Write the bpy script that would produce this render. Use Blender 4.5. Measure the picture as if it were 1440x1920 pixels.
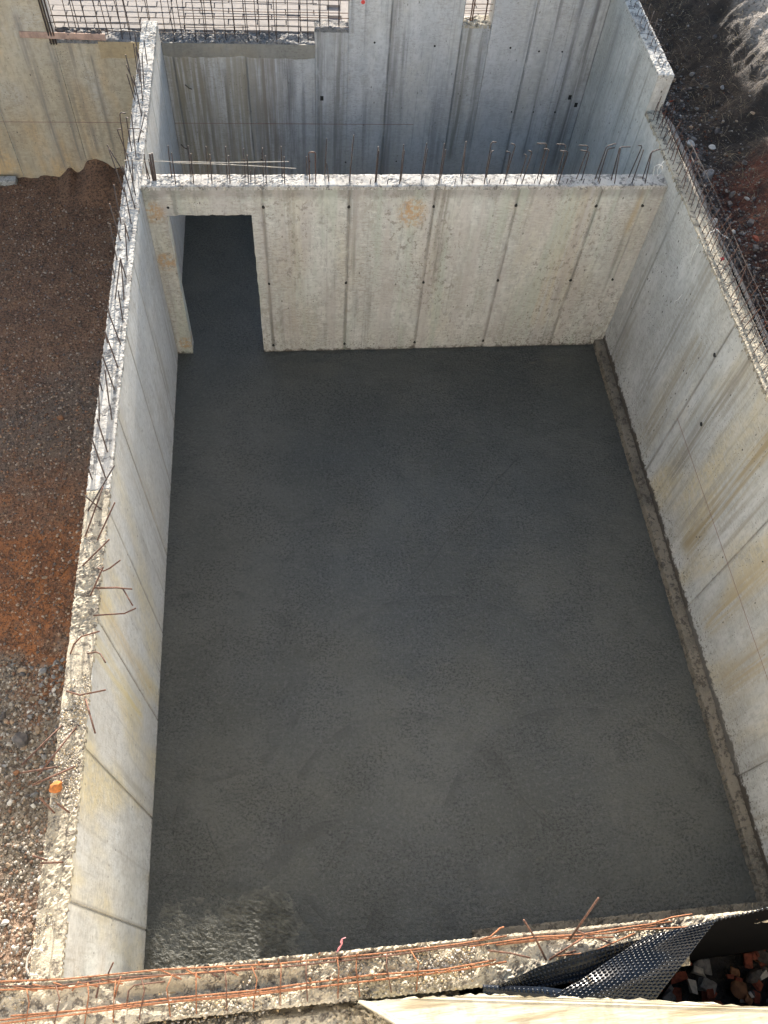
import bpy, bmesh, math, random, json
import numpy as np
from mathutils import Matrix, Vector
for o in list(bpy.data.objects): bpy.data.objects.remove(o)
S = bpy.context.scene
COL = S.collection
random.seed(7); RNG = np.random.default_rng(7)

# ------------------------------------------------------------------ camera, sky, sun, exposure
cam = bpy.data.cameras.new('camera'); co = bpy.data.objects.new('camera', cam); COL.objects.link(co)
co.matrix_world = Matrix([[0.993867, 0.043089, -0.101842, 1.9085], [-0.08936, 0.855449, -0.51012, -9.2559], [0.065141, 0.516092, 0.854053, 10.1445], [0, 0, 0, 1]])
cam.sensor_fit = 'VERTICAL'; cam.sensor_height = 36.0; cam.lens = 28.211
cam.clip_start = 0.05; cam.clip_end = 2000
S.camera = co
SUN_EL = math.radians(12.95); SUN_AZ = -0.020         # low sun beyond the back wall (+y), a hair to the right
w = bpy.data.worlds.new('World'); S.world = w; w.use_nodes = True
nt = w.node_tree; bg = nt.nodes['Background']
sky = nt.nodes.new('ShaderNodeTexSky'); sky.sky_type = 'NISHITA'; sky.sun_disc = False
sky.sun_elevation = SUN_EL; sky.sun_rotation = -SUN_AZ; sky.air_density = 1.0; sky.dust_density = 2.5; sky.ozone_density = 1.0
nt.links.new(sky.outputs[0], bg.inputs[0]); bg.inputs[1].default_value = 0.15
sl = bpy.data.lights.new('sun', 'SUN'); so = bpy.data.objects.new('sun', sl); COL.objects.link(so)
sl.energy = 5.0; sl.angle = math.radians(0.5); sl.color = (1.0, 0.93, 0.84)
dv = Vector((SUN_AZ, -1.0, -math.tan(SUN_EL)))         # direction the light travels
so.rotation_euler = dv.to_track_quat('-Z', 'Y').to_euler()
S.view_settings.view_transform = 'Standard'; S.view_settings.look = 'None'
S.view_settings.exposure = 1.7; S.view_settings.gamma = 1.0; S.view_settings.use_curve_mapping = False
S.render.engine = 'CYCLES'
try:
    S.cycles.max_bounces = 5; S.cycles.diffuse_bounces = 3; S.cycles.glossy_bounces = 2; S.cycles.caustics_reflective = False; S.cycles.caustics_refractive = False; S.cycles.use_adaptive_sampling = True; S.cycles.adaptive_threshold = 0.02
except Exception: pass

# ------------------------------------------------------------------ node helpers
class NT:
    def __init__(s, name, rough=0.85):
        s.m = bpy.data.materials.new(name); s.m.use_nodes = True
        s.t = s.m.node_tree; s.b = s.t.nodes['Principled BSDF']; s.b.inputs['Roughness'].default_value = rough
        g = s.t.nodes.new('ShaderNodeNewGeometry'); s.P = g.outputs['Position']
        s._sep = None
    def new(s, k): return s.t.nodes.new(k)
    def link(s, a, b): s.t.links.new(a, b)
    def put(s, sock, v):
        if hasattr(v, 'is_output'): s.link(v, sock)
        elif isinstance(v, (tuple, list)):
            sock.default_value = tuple(v) + ((1.0,) if len(v) == 3 and sock.type == 'RGBA' else ())
        else: sock.default_value = v
    def xyz(s):
        if s._sep is None:
            n = s.new('ShaderNodeSeparateXYZ'); s.link(s.P, n.inputs[0]); s._sep = n.outputs
        return s._sep
    def vec(s, sc, off=(0, 0, 0), rot=(0, 0, 0)):
        n = s.new('ShaderNodeMapping'); s.link(s.P, n.inputs[0])
        n.inputs['Scale'].default_value = sc if isinstance(sc, tuple) else (sc,)*3
        n.inputs['Location'].default_value = off; n.inputs['Rotation'].default_value = rot
        return n.outputs[0]
    def noise(s, sc, off=(0, 0, 0), detail=4, rough=0.55, dist=0.0):
        n = s.new('ShaderNodeTexNoise'); s.link(s.vec(sc, off), n.inputs['Vector'])
        n.inputs['Scale'].default_value = 1.0; n.inputs['Detail'].default_value = min(detail, 3)
        n.inputs['Roughness'].default_value = rough; n.inputs['Distortion'].default_value = dist
        return n.outputs['Fac']
    def voro(s, sc, off=(0, 0, 0), out='Distance'):
        n = s.new('ShaderNodeTexVoronoi'); s.link(s.vec(sc, off), n.inputs['Vector']); n.inputs['Scale'].default_value = 1.0
        return n.outputs[out]
    def math(s, op, a, b=0.0, c=0.0):
        n = s.new('ShaderNodeMath'); n.operation = op
        s.put(n.inputs[0], a); s.put(n.inputs[1], b); s.put(n.inputs[2], c)
        return n.outputs[0]
    def ss(s, v, a, b, lo=0.0, hi=1.0):
        n = s.new('ShaderNodeMapRange'); n.interpolation_type = 'SMOOTHSTEP'
        s.put(n.inputs[0], v)
        n.inputs[1].default_value = a; n.inputs[2].default_value = b; n.inputs[3].default_value = lo; n.inputs[4].default_value = hi
        return n.outputs[0]
    def mix(s, f, a, b, mode='MIX'):
        n = s.new('ShaderNodeMix'); n.data_type = 'RGBA'; n.blend_type = mode
        s.put(n.inputs['Factor'], f); s.put(n.inputs[6], a); s.put(n.inputs[7], b)
        return n.outputs[2]
    def rand(s): return s.new('ShaderNodeObjectInfo').outputs['Random']
    def bump(s, h, strength=0.4, dist=0.01):
        n = s.new('ShaderNodeBump'); s.put(n.inputs['Height'], h)
        n.inputs['Strength'].default_value = strength; n.inputs['Distance'].default_value = dist
        s.link(n.outputs[0], s.b.inputs['Normal'])
    def done(s, col):
        s.put(s.b.inputs['Base Color'], col); return s.m

def gauss(n, v, c, wd):
    d = n.math('DIVIDE', n.math('SUBTRACT', v, c), wd)
    return n.math('POWER', 2.718, n.math('MULTIPLY', n.math('MULTIPLY', d, d), -1.0))

def concrete(name, a, b, warm=None, warm_f=0.5, streak=0.5, streak_col=(0.16, 0.15, 0.13), stains=(), axis=0,
             pores=0.5, base_dirt=0.0, extra=None, bounce_grad=None, mottle=0.4, topgrime=None, joints=None, jcol=(0.20, 0.19, 0.17), grain=0.5, dirt_z=0.0):
    """cast concrete: cool/neutral blotches, rusty-yellow leaching (optionally weighted towards warm bounced light), vertical run-off streaks, pinholes, splash dirt"""
    n = NT(name, 0.88); X = n.xyz()
    c = n.mix(n.ss(n.noise(1.1, (3, 1, 0), 5), 0.35, 0.68), a, b)
    c = n.mix(n.ss(n.noise((2.6, 2.6, 0.8), (9, 2, 4), 5, 0.6), 0.38, 0.7), c, tuple(x*0.84 for x in a))
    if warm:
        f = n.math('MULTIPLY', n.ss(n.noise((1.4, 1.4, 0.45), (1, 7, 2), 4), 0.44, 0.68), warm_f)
        if bounce_grad: f = n.math('MULTIPLY', f, n.ss(X[1], *bounce_grad))  # yellow grows towards the near end, painting in warm bounced light
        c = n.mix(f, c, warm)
    # fine mottling of the cement skin
    m = n.noise((16, 16, 7), (0, 5, 0), 6, 0.7)
    c = n.mix(n.math('MULTIPLY', n.ss(m, 0.46, 0.66), mottle), c, tuple(x*0.62 for x in a))
    c = n.mix(n.math('MULTIPLY', n.ss(n.noise((7, 7, 22), (4, 0, 8), 4, 0.7), 0.5, 0.66), mottle*0.7), c, tuple(min(1, x*1.22) for x in a))
    gp = n.ss(n.noise((1.5, 1.5, 1.0), (6, 2, 9), 3, 0.6), 0.40, 0.60)
    gr = n.ss(n.noise((11, 11, 36), (1, 4, 4), 3, 0.8), 0.49, 0.60)
    c = n.mix(n.math('MULTIPLY', n.math('MULTIPLY', gp, gr), grain), c, (a[0]*0.50, a[1]*0.46, a[2]*0.42))
    c = n.mix(n.math('MULTIPLY', gp, grain*0.35), c, (a[0]*0.70, a[1]*0.66, a[2]*0.63))
    sc_ = n.math('MULTIPLY', n.ss(n.noise((5, 5, 4), (11, 4, 6), 6, 0.75), 0.52, 0.62), n.ss(n.noise(0.8, (3, 8, 2), 3), 0.42, 0.6))
    c = n.mix(n.math('MULTIPLY', sc_, mottle*0.8), c, (a[0]*0.60, a[1]*0.57, a[2]*0.53))
    # run-off
    st = n.noise((6.5, 6.5, 0.22), (2, 3, 0.4), 5, 0.6)
    brk = n.ss(n.noise((1.2, 1.2, 0.6), (8, 8, 1), 3), 0.35, 0.62)
    c = n.mix(n.math('MULTIPLY', n.math('MULTIPLY', n.ss(st, 0.53, 0.68), brk), streak), c, streak_col)
    st2 = n.noise((21, 21, 0.5), (6, 1, 0.9), 3, 0.6)
    c = n.mix(n.math('MULTIPLY', n.math('MULTIPLY', n.ss(st2, 0.58, 0.72), brk), streak*0.7), c, streak_col)
    wob = n.math('MULTIPLY', n.math('SUBTRACT', n.noise((1.5, 1.5, 1.1), (3, 3, 7), 3), 0.5), 0.12)
    sn = n.ss(n.noise((18, 18, 0.7), (5, 0, 0), 3), 0.30, 0.62); u = n.math('ADD', X[axis], wob)
    for (p, wd, z0, z1, col, k) in stains:
        g = gauss(n, u, p, wd)
        g = n.math('MULTIPLY', g, n.ss(X[2], z0, z0+0.35)); g = n.math('MULTIPLY', g, n.ss(X[2], z1, z1-0.12 if z1 < 9 else z1-0.1))
        g = n.math('MULTIPLY', n.math('MULTIPLY', g, sn), k)
        c = n.mix(g, c, col)
    if joints:
        jw = n.math('ADD', X[axis], n.math('MULTIPLY', wob, 0.12))
        for (per, off, wd, k) in joints:
            d = n.math('ABSOLUTE', n.math('SUBTRACT', n.math('FRACT', n.math('ADD', n.math('DIVIDE', n.math('SUBTRACT', jw, off), per), 0.5)), 0.5))
            f = n.math('MULTIPLY', n.ss(d, wd/per, 0.25*wd/per), n.math('MULTIPLY', n.ss(n.noise((5, 5, 3), (7, 7, off), 4, 0.7), 0.25, 0.55), k))
            c = n.mix(f, c, jcol)
    if pores:
        v = n.voro(23.0, (1, 2, 3)); pm = n.ss(n.noise(2.2, (5, 5, 1), 3), 0.46, 0.62)
        c = n.mix(n.math('MULTIPLY', n.math('MULTIPLY', n.ss(v, 0.19, 0.11), pm), pores), c, (0.05, 0.045, 0.04))
        v2 = n.voro((9.0, 9.0, 5.0), (4, 2, 7))
        c = n.mix(n.math('MULTIPLY', n.math('MULTIPLY', n.ss(v2, 0.12, 0.08), n.ss(n.noise(1.3, (2, 0, 9), 3), 0.46, 0.56)), pores), c, (0.07, 0.06, 0.05))
    if base_dirt:
        zz = n.math('ADD', n.math('SUBTRACT', X[2], dirt_z), n.math('MULTIPLY', n.noise((7, 7, 6), (0, 0, 2), 5, 0.8), -0.30))
        c = n.mix(n.math('MULTIPLY', n.ss(zz, -0.09, -0.15), base_dirt), c, (0.055, 0.042, 0.03))
        sp = n.math('MULTIPLY', n.ss(n.noise((34, 34, 26), (0, 3, 2), 3, 0.7), 0.58, 0.63), n.ss(n.math('SUBTRACT', X[2], dirt_z), 0.55, 0.05))
        c = n.mix(n.math('MULTIPLY', sp, base_dirt), c, (0.07, 0.055, 0.04))
    if topgrime:
        c = n.mix(n.math('MULTIPLY', n.ss(n.math('ADD', X[2], n.math('MULTIPLY', n.noise((5, 5, 1.0), (0, 1, 0), 4), 0.35)), topgrime+0.10, topgrime+0.22), 0.55), c, (0.15, 0.14, 0.12))
    c = n.mix(n.math('MULTIPLY', n.rand(), 0.22), c, tuple(x*0.72 for x in a))
    if extra: c = extra(n, c, X)
    h = n.math('ADD', n.math('MULTIPLY', n.noise((14, 14, 5), (0, 0, 5), 6, 0.65), 0.6), n.math('MULTIPLY', n.noise(60, (1, 0, 5), 3), 0.25))
    n.bump(h, 0.35, 0.02)
    return n.done(c)

GREY_RUN = (0.13, 0.125, 0.12); RUST = (0.42, 0.24, 0.09); OCHRE = (0.50, 0.42, 0.22)
def cross_extra(n, c, X):
    sp = n.math('MULTIPLY', n.ss(n.noise((17, 17, 13), (2, 6, 1), 3, 0.8), 0.53, 0.58), n.math('MULTIPLY', n.ss(X[0], 4.4, 6.2), n.ss(X[2], 0.40, 0.02)))
    c = n.mix(n.math('MULTIPLY', sp, 0.9), c, (0.06, 0.045, 0.032))
    # vertical pink and green-grey bands left by the form boards, scuffs
    vb = n.noise((3.4, 3.4, 0.25), (5, 0, 1), 3, 0.6)
    c = n.mix(n.math('MULTIPLY', n.ss(vb, 0.50, 0.62), 0.5), c, (0.42, 0.385, 0.355))
    c = n.mix(n.math('MULTIPLY', n.ss(vb, 0.46, 0.36), 0.45), c, (0.38, 0.42, 0.35))
    sc2 = n.math('MULTIPLY', n.ss(n.noise((12, 12, 9), (8, 1, 3), 3, 0.8), 0.54, 0.62), n.ss(n.noise((0.9, 0.9, 0.5), (1, 2, 8), 2), 0.44, 0.60))
    c = n.mix(n.math('MULTIPLY', sc2, 0.7), c, (0.20, 0.175, 0.15))
    # two rust blooms on the left pier beside the doorway
    for (x0, z0, r) in ((0.10, 2.78, 0.16), (0.13, 1.93, 0.15), (3.62, 2.75, 0.22), (0.16, 0.25, 0.12)):
        d = n.math('ADD', n.math('POWER', n.math('DIVIDE', n.math('SUBTRACT', X[0], x0), r), 2.0), n.math('POWER', n.math('DIVIDE', n.math('SUBTRACT', X[2], z0), r*1.2), 2.0))
        f = n.math('MULTIPLY', n.ss(d, 1.4, 0.0), n.ss(n.noise(14, (x0, 0, z0), 5, 0.7), 0.38, 0.6))
        c = n.mix(n.math('MULTIPLY', f, 0.75), c, RUST)
    return c
M = {}
M['cross'] = concrete('cross_wall_concrete', (0.55, 0.545, 0.505), (0.49, 0.515, 0.475), OCHRE, 0.30, 0.6, stains=(
    (4.06, 0.10, 1.2, 3.3, (0.17, 0.15, 0.12), 0.85), (1.95, 0.16, 0.3, 3.3, (0.36, 0.31, 0.24), 0.5), (2.80, 0.06, 1.6, 3.3, (0.2, 0.19, 0.16), 0.6),
    (4.5, 0.12, 1.2, 2.6, (0.30, 0.29, 0.24), 0.5), (6.0, 0.3, 0.3, 3.3, (0.48, 0.38, 0.20), 0.45), (6.85, 0.05, 2.2, 3.3, (0.42, 0.30, 0.14), 0.6)),
    pores=0.85, base_dirt=0.95, extra=cross_extra, mottle=0.85, topgrime=3.02, grain=0.8, joints=((1.1735, 1.562, 0.045, 0.75), (0.5868, 1.262, 0.018, 0.22)))
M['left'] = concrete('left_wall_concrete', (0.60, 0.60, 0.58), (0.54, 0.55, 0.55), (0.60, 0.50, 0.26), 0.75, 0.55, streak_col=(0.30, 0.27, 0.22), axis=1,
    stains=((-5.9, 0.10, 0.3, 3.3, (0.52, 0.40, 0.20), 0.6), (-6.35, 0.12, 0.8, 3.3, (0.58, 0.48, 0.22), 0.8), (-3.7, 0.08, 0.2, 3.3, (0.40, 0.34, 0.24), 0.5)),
    pores=0.6, base_dirt=0.6, bounce_grad=(-2.5, -6.0), mottle=0.55, grain=0.45, joints=((1.1735, -1.40, 0.035, 0.6), (0.5868, -0.83, 0.02, 0.25)), jcol=(0.27, 0.25, 0.22))
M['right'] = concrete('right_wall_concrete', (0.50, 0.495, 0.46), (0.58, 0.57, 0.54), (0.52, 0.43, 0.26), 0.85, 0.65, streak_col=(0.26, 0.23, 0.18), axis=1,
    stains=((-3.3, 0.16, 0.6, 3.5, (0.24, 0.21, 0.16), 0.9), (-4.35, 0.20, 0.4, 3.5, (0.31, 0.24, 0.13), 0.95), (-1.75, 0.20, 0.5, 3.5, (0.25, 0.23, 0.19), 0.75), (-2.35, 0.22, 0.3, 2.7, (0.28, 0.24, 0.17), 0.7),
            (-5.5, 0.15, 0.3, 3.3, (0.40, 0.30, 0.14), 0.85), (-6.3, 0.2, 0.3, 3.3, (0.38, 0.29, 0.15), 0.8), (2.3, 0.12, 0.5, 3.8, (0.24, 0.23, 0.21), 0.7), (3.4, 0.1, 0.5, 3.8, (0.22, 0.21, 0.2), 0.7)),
    pores=1.0, base_dirt=1.0, dirt_z=0.20, bounce_grad=(-0.8, -3.5), mottle=0.5, joints=((2.29, -2.78, 0.04, 0.6),))
M['back'] = concrete('back_wall_concrete', (0.50, 0.505, 0.505), (0.55, 0.55, 0.54), (0.42, 0.39, 0.32), 0.4, 0.6, streak_col=GREY_RUN, stains=(
    (0.62, 0.05, 0.2, 2.6, GREY_RUN, 0.8), (0.95, 0.035, 0.2, 2.5, GREY_RUN, 0.9), (1.28, 0.03, 1.5, 2.4, GREY_RUN, 0.9), (1.62, 0.28, 0.2, 2.7, (0.15, 0.11, 0.07), 0.9), (0.3, 0.6, 0.2, 2.7, (0.23, 0.20, 0.14), 0.9), (1.2, 0.4, 0.2, 2.7, (0.27, 0.24, 0.18), 0.8),
    (2.0, 0.10, 0.2, 2.7, GREY_RUN, 0.9), (2.55, 0.10, 0.2, 3.2, (0.18, 0.17, 0.15), 0.8), (2.85, 0.12, 0.2, 3.2, (0.19, 0.18, 0.16), 0.8), (3.75, 0.09, 0.2, 4.0, (0.17, 0.16, 0.15), 0.75),
    (4.95, 0.09, 0.6, 3.22, (0.19, 0.18, 0.15), 0.9), (5.22, 0.06, 0.9, 3.22, (0.17, 0.165, 0.15), 0.9), (6.35, 0.05, 0.6, 4.2, GREY_RUN, 0.75), (6.75, 0.06, 0.6, 4.2, GREY_RUN, 0.8), (7.0, 0.09, 0.4, 4.2, GREY_RUN, 0.9)),
    pores=0.6, mottle=0.5, joints=((1.1735, 0.15, 0.03, 0.7),), jcol=(0.15, 0.15, 0.145))
M['back_warm'] = concrete('back_wall_clay_stained_concrete', (0.49, 0.42, 0.30), (0.48, 0.45, 0.39), (0.56, 0.37, 0.17), 0.9, 0.6, streak_col=(0.20, 0.17, 0.13), stains=(
    (-2.1, 0.06, 0.3, 3.3, (0.20, 0.18, 0.16), 0.8), (-1.75, 0.06, 0.5, 2.9, (0.20, 0.18, 0.15), 0.85), (-1.45, 0.05, 0.7, 2.9, (0.21, 0.18, 0.15), 0.85), (-1.15, 0.04, 0.6, 2.7, (0.22, 0.19, 0.15), 0.8), (-0.55, 0.05, 1.1, 2.3, (0.2, 0.16, 0.12), 0.9)),
    pores=0.9, mottle=0.6)  # warmer ochre tone for the left stretch of the back wall
M['band'] = concrete('late_pour_concrete', (0.27, 0.26, 0.23), (0.24, 0.23, 0.20), (0.30, 0.25, 0.17), 0.5, 0.4, pores=0.4)
M['band_warm'] = concrete('late_pour_ochre_concrete', (0.46, 0.355, 0.21), (0.40, 0.31, 0.18), None, 0, 0.3, pores=0.4)
M['facade'] = concrete('rendered_facade', (0.58, 0.57, 0.55), (0.55, 0.54, 0.52), None, 0, 0.2, pores=0)

def rough_mat(name, a, b, dark, dark_f=0.7, sc=1.0):
    n = NT(name, 0.95)
    c = n.mix(n.ss(n.noise(4.0*sc, (0, 0, 0), 5), 0.4, 0.62), a, b)
    c = n.mix(n.math('MULTIPLY', n.ss(n.noise(17*sc, (3, 0, 0), 5, 0.75), 0.50, 0.60), dark_f), c, dark)
    c = n.mix(n.math('MULTIPLY', n.ss(n.voro(70*sc), 0.5, 0.2), 0.35), c, tuple(min(1, x*1.3) for x in a))
    n.bump(n.noise(75, (0, 0, 0), 5, 0.75), 0.6, 0.02)
    return n.done(c)
M['top'] = rough_mat('broken_top_concrete', (0.46, 0.44, 0.40), (0.33, 0.315, 0.29), (0.10, 0.095, 0.09), 0.8, 0.5)
M['top_ochre'] = rough_mat('broken_top_ochre_concrete', (0.42, 0.375, 0.29), (0.31, 0.275, 0.21), (0.10, 0.085, 0.07), 0.85, 0.7)
M['sill'] = rough_mat('broken_sill_concrete', (0.16, 0.16, 0.16), (0.22, 0.21, 0.20), (0.05, 0.05, 0.05))
M['footing'] = rough_mat('muddy_footing', (0.20, 0.172, 0.132), (0.135, 0.118, 0.092), (0.045, 0.038, 0.03), 0.75, 0.6)

def simple(name, col, rough=0.7, var=0.25, sc=20.0, metal=0.0, bump=0.2):
    n = NT(name, rough); n.b.inputs['Metallic'].default_value = metal
    c = n.mix(n.math('MULTIPLY', n.ss(n.noise(sc, (0, 0, 0), 4, 0.65), 0.38, 0.65), 1.0), col, tuple(x*(1-2*var) for x in col))
    c = n.mix(n.math('MULTIPLY', n.rand(), var), c, tuple(min(1, x*1.5) for x in col))
    if bump: n.bump(n.noise(sc*3, (2, 0, 0), 3), bump, 0.01)
    return n.done(c)
M['bar_dark'] = simple('weathered_bar', (0.060, 0.042, 0.036), 0.75, 0.3, 60)  # dark copy of the rusty bar, backlighting put into its colour
M['bar_rust'] = simple('rusty_bar', (0.235, 0.098, 0.045), 0.85, 0.3, 45)
M['bar_brown'] = simple('brown_bar', (0.105, 0.050, 0.032), 0.8, 0.3, 45)
M['bar_pale'] = simple('cement_splashed_bar', (0.42, 0.39, 0.34), 0.85, 0.2, 60)
M['plug'] = simple('tie_plug', (0.018, 0.016, 0.015), 0.9, 0.1, 30)  # near-black stands in for the shade inside holes
M['chalk'] = simple('chalk_line', (0.25, 0.14, 0.12), 0.9, 0.1, 30)
M['wood'] = simple('old_plank', (0.40, 0.26, 0.19), 0.85, 0.25, 9)
M['membrane'] = simple('black_membrane', (0.007, 0.011, 0.019), 0.26, 0.1, 10, bump=0)
M['membrane_back'] = simple('black_membrane_back', (0.003, 0.003, 0.0035), 1.0, 0.1, 10, bump=0)  # copy of the membrane, blackened to hold the deep shade
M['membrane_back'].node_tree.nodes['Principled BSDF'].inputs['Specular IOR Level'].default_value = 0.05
M['membrane'].node_tree.nodes['Principled BSDF'].inputs['Specular IOR Level'].default_value = 0.32
M['membrane_edge'] = simple('dusty_membrane_rib', (0.30, 0.29, 0.28), 0.6, 0.2, 20)
M['orange_stone'] = simple('orange_stone', (0.34, 0.115, 0.022), 0.8, 0.2, 30)
M['plastic'] = simple('pale_plastic', (0.60, 0.66, 0.72), 0.45, 0.1, 10)
M['white'] = simple('white_string', (0.75, 0.74, 0.70), 0.7, 0.1, 40)
M['pink'] = simple('pink_ribbon', (0.55, 0.22, 0.26), 0.6, 0.1, 40)
M['red'] = simple('red_cloth', (0.30, 0.01, 0.02), 0.8, 0.2, 30)
M['red_paint'] = simple('red_paint', (0.62, 0.06, 0.05), 0.7, 0.05, 30)
M['green'] = simple('green_plastic', (0.10, 0.35, 0.12), 0.5, 0.1, 30)
M['brick'] = simple('brick_fragment', (0.22, 0.055, 0.030), 0.9, 0.3, 18)
M['stone_grey'] = simple('grey_rubble', (0.20, 0.195, 0.19), 0.9, 0.3, 14)
M['stone_dark'] = simple('dark_rubble', (0.10, 0.09, 0.085), 0.9, 0.3, 14)
M['stone_tan'] = simple('tan_stone', (0.30, 0.22, 0.15), 0.9, 0.3, 12)
M['stone_pale'] = simple('pale_stone', (0.50, 0.47, 0.42), 0.9, 0.2, 12)
M['clay'] = simple('clay_clod', (0.23, 0.11, 0.055), 0.95, 0.3, 9)
M['glass'] = simple('window_glass', (0.05, 0.06, 0.07), 0.1, 0.05, 3, bump=0)
M['bark'] = simple('bark', (0.10, 0.075, 0.055), 0.95, 0.3, 12)
M['leaf'] = simple('leaf', (0.06, 0.10, 0.03), 0.7, 0.3, 3, bump=0)
M['paver'] = simple('pale_paver', (0.21, 0.19, 0.178), 0.9, 0.1, 9)

def floor_mat():
    n = NT('fresh_dark_concrete', 0.55); X = n.xyz()
    c = n.mix(n.ss(n.noise(0.55, (2, 0, 0), 4), 0.36, 0.66), (0.053, 0.056, 0.049), (0.074, 0.075, 0.064))
    c = n.mix(n.math('MULTIPLY', n.ss(n.noise((1.6, 3.2, 1), (0, 4, 0), 6, 0.7, 0.6), 0.5, 0.68), 0.32), c, (0.038, 0.040, 0.036))
    # damp, finely pitted skin
    pit = n.ss(n.noise((27, 33, 10), (0, 0, 0), 3, 0.8), 0.49, 0.58)
    pm = n.ss(n.noise(1.3, (7, 3, 0), 5, 0.7), 0.42, 0.58)
    c = n.mix(n.math('MULTIPLY', n.math('MULTIPLY', pit, n.math('ADD', n.math('MULTIPLY', pm, 0.55), 0.4)), 0.8), c, (0.014, 0.014, 0.014))
    c = n.mix(n.math('MULTIPLY', n.ss(n.noise((19, 19, 5), (3, 9, 0), 3, 0.75), 0.52, 0.62), 0.4), c, (0.10, 0.098, 0.09))
    # trowel sweeps: a few broken arcs and drag lines
    arcs = None; bk = n.ss(n.noise(2.3, (1, 1, 0), 4, 0.6), 0.46, 0.60)
    for (cx, cy, r0, wd) in ((1.6, -9.6, 2.05, 0.012), (3.3, -8.9, 0.9, 0.014), (2.2, -8.6, 1.15, 0.010), (5.2, -8.2, 1.9, 0.010), (3.6, -6.9, 2.3, 0.008), (1.0, -7.4, 0.75, 0.010), (3.0, -7.7, 1.5, 0.012), (0.6, -5.6, 1.3, 0.010)):
        dx = n.math('SUBTRACT', X[0], cx); dy = n.math('SUBTRACT', X[1], cy)
        rr_ = n.math('SQRT', n.math('ADD', n.math('MULTIPLY', dx, dx), n.math('MULTIPLY', dy, dy)))
        a_ = n.math('ADD', n.math('MULTIPLY', n.ss(rr_, r0-wd*22, r0), n.ss(rr_, r0+wd, r0)), 0.0)
        arcs = a_ if arcs is None else n.math('MAXIMUM', arcs, a_)
    lines = None
    for (x0, y0, x1, y1, wd) in ((0.62, -7.35, 0.85, -7.85, 0.007), (0.62, -8.0, 1.15, -8.4, 0.006), (1.9, -8.1, 2.3, -7.6, 0.006), (3.4, -4.4, 5.3, -2.3, 0.006), (1.6, -5.2, 1.65, -4.7, 0.008), (4.4, -7.3, 4.9, -7.9, 0.007), (2.9, -2.0, 4.3, -3.6, 0.005)):
        L = math.hypot(x1-x0, y1-y0); ux, uy = (x1-x0)/L, (y1-y0)/L
        dx = n.math('SUBTRACT', X[0], x0); dy = n.math('SUBTRACT', X[1], y0)
        al = n.math('ADD', n.math('MULTIPLY', dx, ux), n.math('MULTIPLY', dy, uy)); ac = n.math('ABSOLUTE', n.math('ADD', n.math('ADD', n.math('MULTIPLY', dx, -uy), n.math('MULTIPLY', dy, ux)), n.math('MULTIPLY', n.math('SINE', n.math('MULTIPLY', al, 5.0)), 0.02)))
        f_ = n.math('MULTIPLY', n.ss(ac, wd*2, wd*0.5), n.math('MULTIPLY', n.ss(al, -0.05, 0.1), n.ss(al, L+0.05, L-0.1)))
        lines = f_ if lines is None else n.math('MAXIMUM', lines, f_)
    sw = n.math('MAXIMUM', n.math('MULTIPLY', arcs, n.math('ADD', n.math('MULTIPLY', bk, 0.75), 0.15)), n.math('MULTIPLY', lines, 0.8))
    c = n.mix(n.math('MULTIPLY', sw, 0.45), c, (0.024, 0.024, 0.022))
    n.put(n.b.inputs['Roughness'], n.ss(n.noise(0.8, (5, 5, 0), 4), 0.35, 0.7, 0.42, 0.66))
    h = n.math('ADD', n.math('MULTIPLY', n.noise(30, (0, 0, 0), 5, 0.7), 0.5), n.math('ADD', n.math('MULTIPLY', n.noise((5, 9, 1), (0, 0, 3), 5, 0.6), 0.7), n.math('MULTIPLY', sw, 0.25)))
    n.bump(h, 0.7, 0.04)
    return n.done(c)
M['floor'] = floor_mat()
def sun_patch_mat():
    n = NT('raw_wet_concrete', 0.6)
    c = n.mix(n.ss(n.noise(9, (2, 0, 0), 5, 0.7), 0.4, 0.62), (0.068, 0.068, 0.058), (0.115, 0.113, 0.096))  # paler than the floor, so sunlight is partly painted in
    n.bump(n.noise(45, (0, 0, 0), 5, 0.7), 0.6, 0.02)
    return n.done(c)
M['heap'] = sun_patch_mat()
def soil_mat():
    n = NT('soil', 0.97); X = n.xyz()
    wy = n.math('ADD', X[1], n.math('MULTIPLY', n.math('SUBTRACT', n.noise(0.9, (0, 0, 0), 5, 0.75), 0.5), 5.0))
    brown = n.mix(n.ss(n.noise(3.0, (3, 1, 0), 5, 0.65), 0.35, 0.65), (0.185, 0.100, 0.058), (0.25, 0.135, 0.075))
    red = n.mix(n.ss(n.noise(4.5, (3, 7, 0), 5, 0.65), 0.35, 0.65), (0.33, 0.125, 0.042), (0.20, 0.085, 0.038))
    grey = n.mix(n.ss(n.noise(5, (3, 1, 9), 5, 0.65), 0.35, 0.65), (0.19, 0.155, 0.115), (0.26, 0.22, 0.17))
    c = n.mix(n.ss(wy, -0.2, -1.8), brown, (0.165, 0.115, 0.080))
    c = n.mix(n.ss(wy, -1.9, -4.0), c, red)
    c = n.mix(n.ss(wy, -4.9, -6.2), c, grey)
    c = n.mix(n.math('MULTIPLY', n.ss(wy, -8.1, -8.5), 0.8), c, (0.34, 0.22, 0.15))  # pale near end paints sunlit soil into the colour
    c = n.mix(n.math('MULTIPLY', n.ss(n.noise(24, (0, 0, 0), 5, 0.75), 0.47, 0.60), 0.75), c, (0.045, 0.027, 0.018))
    sp = n.ss(n.voro(42.0), 0.22, 0.12)
    c = n.mix(n.math('MULTIPLY', sp, n.ss(n.noise(30, (0, 2, 0), 2), 0.5, 0.7)), c, (0.36, 0.28, 0.21))
    n.bump(n.noise(26, (0, 0, 0), 6, 0.75), 0.9, 0.05)
    return n.done(c)
M['soil'] = soil_mat()
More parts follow.
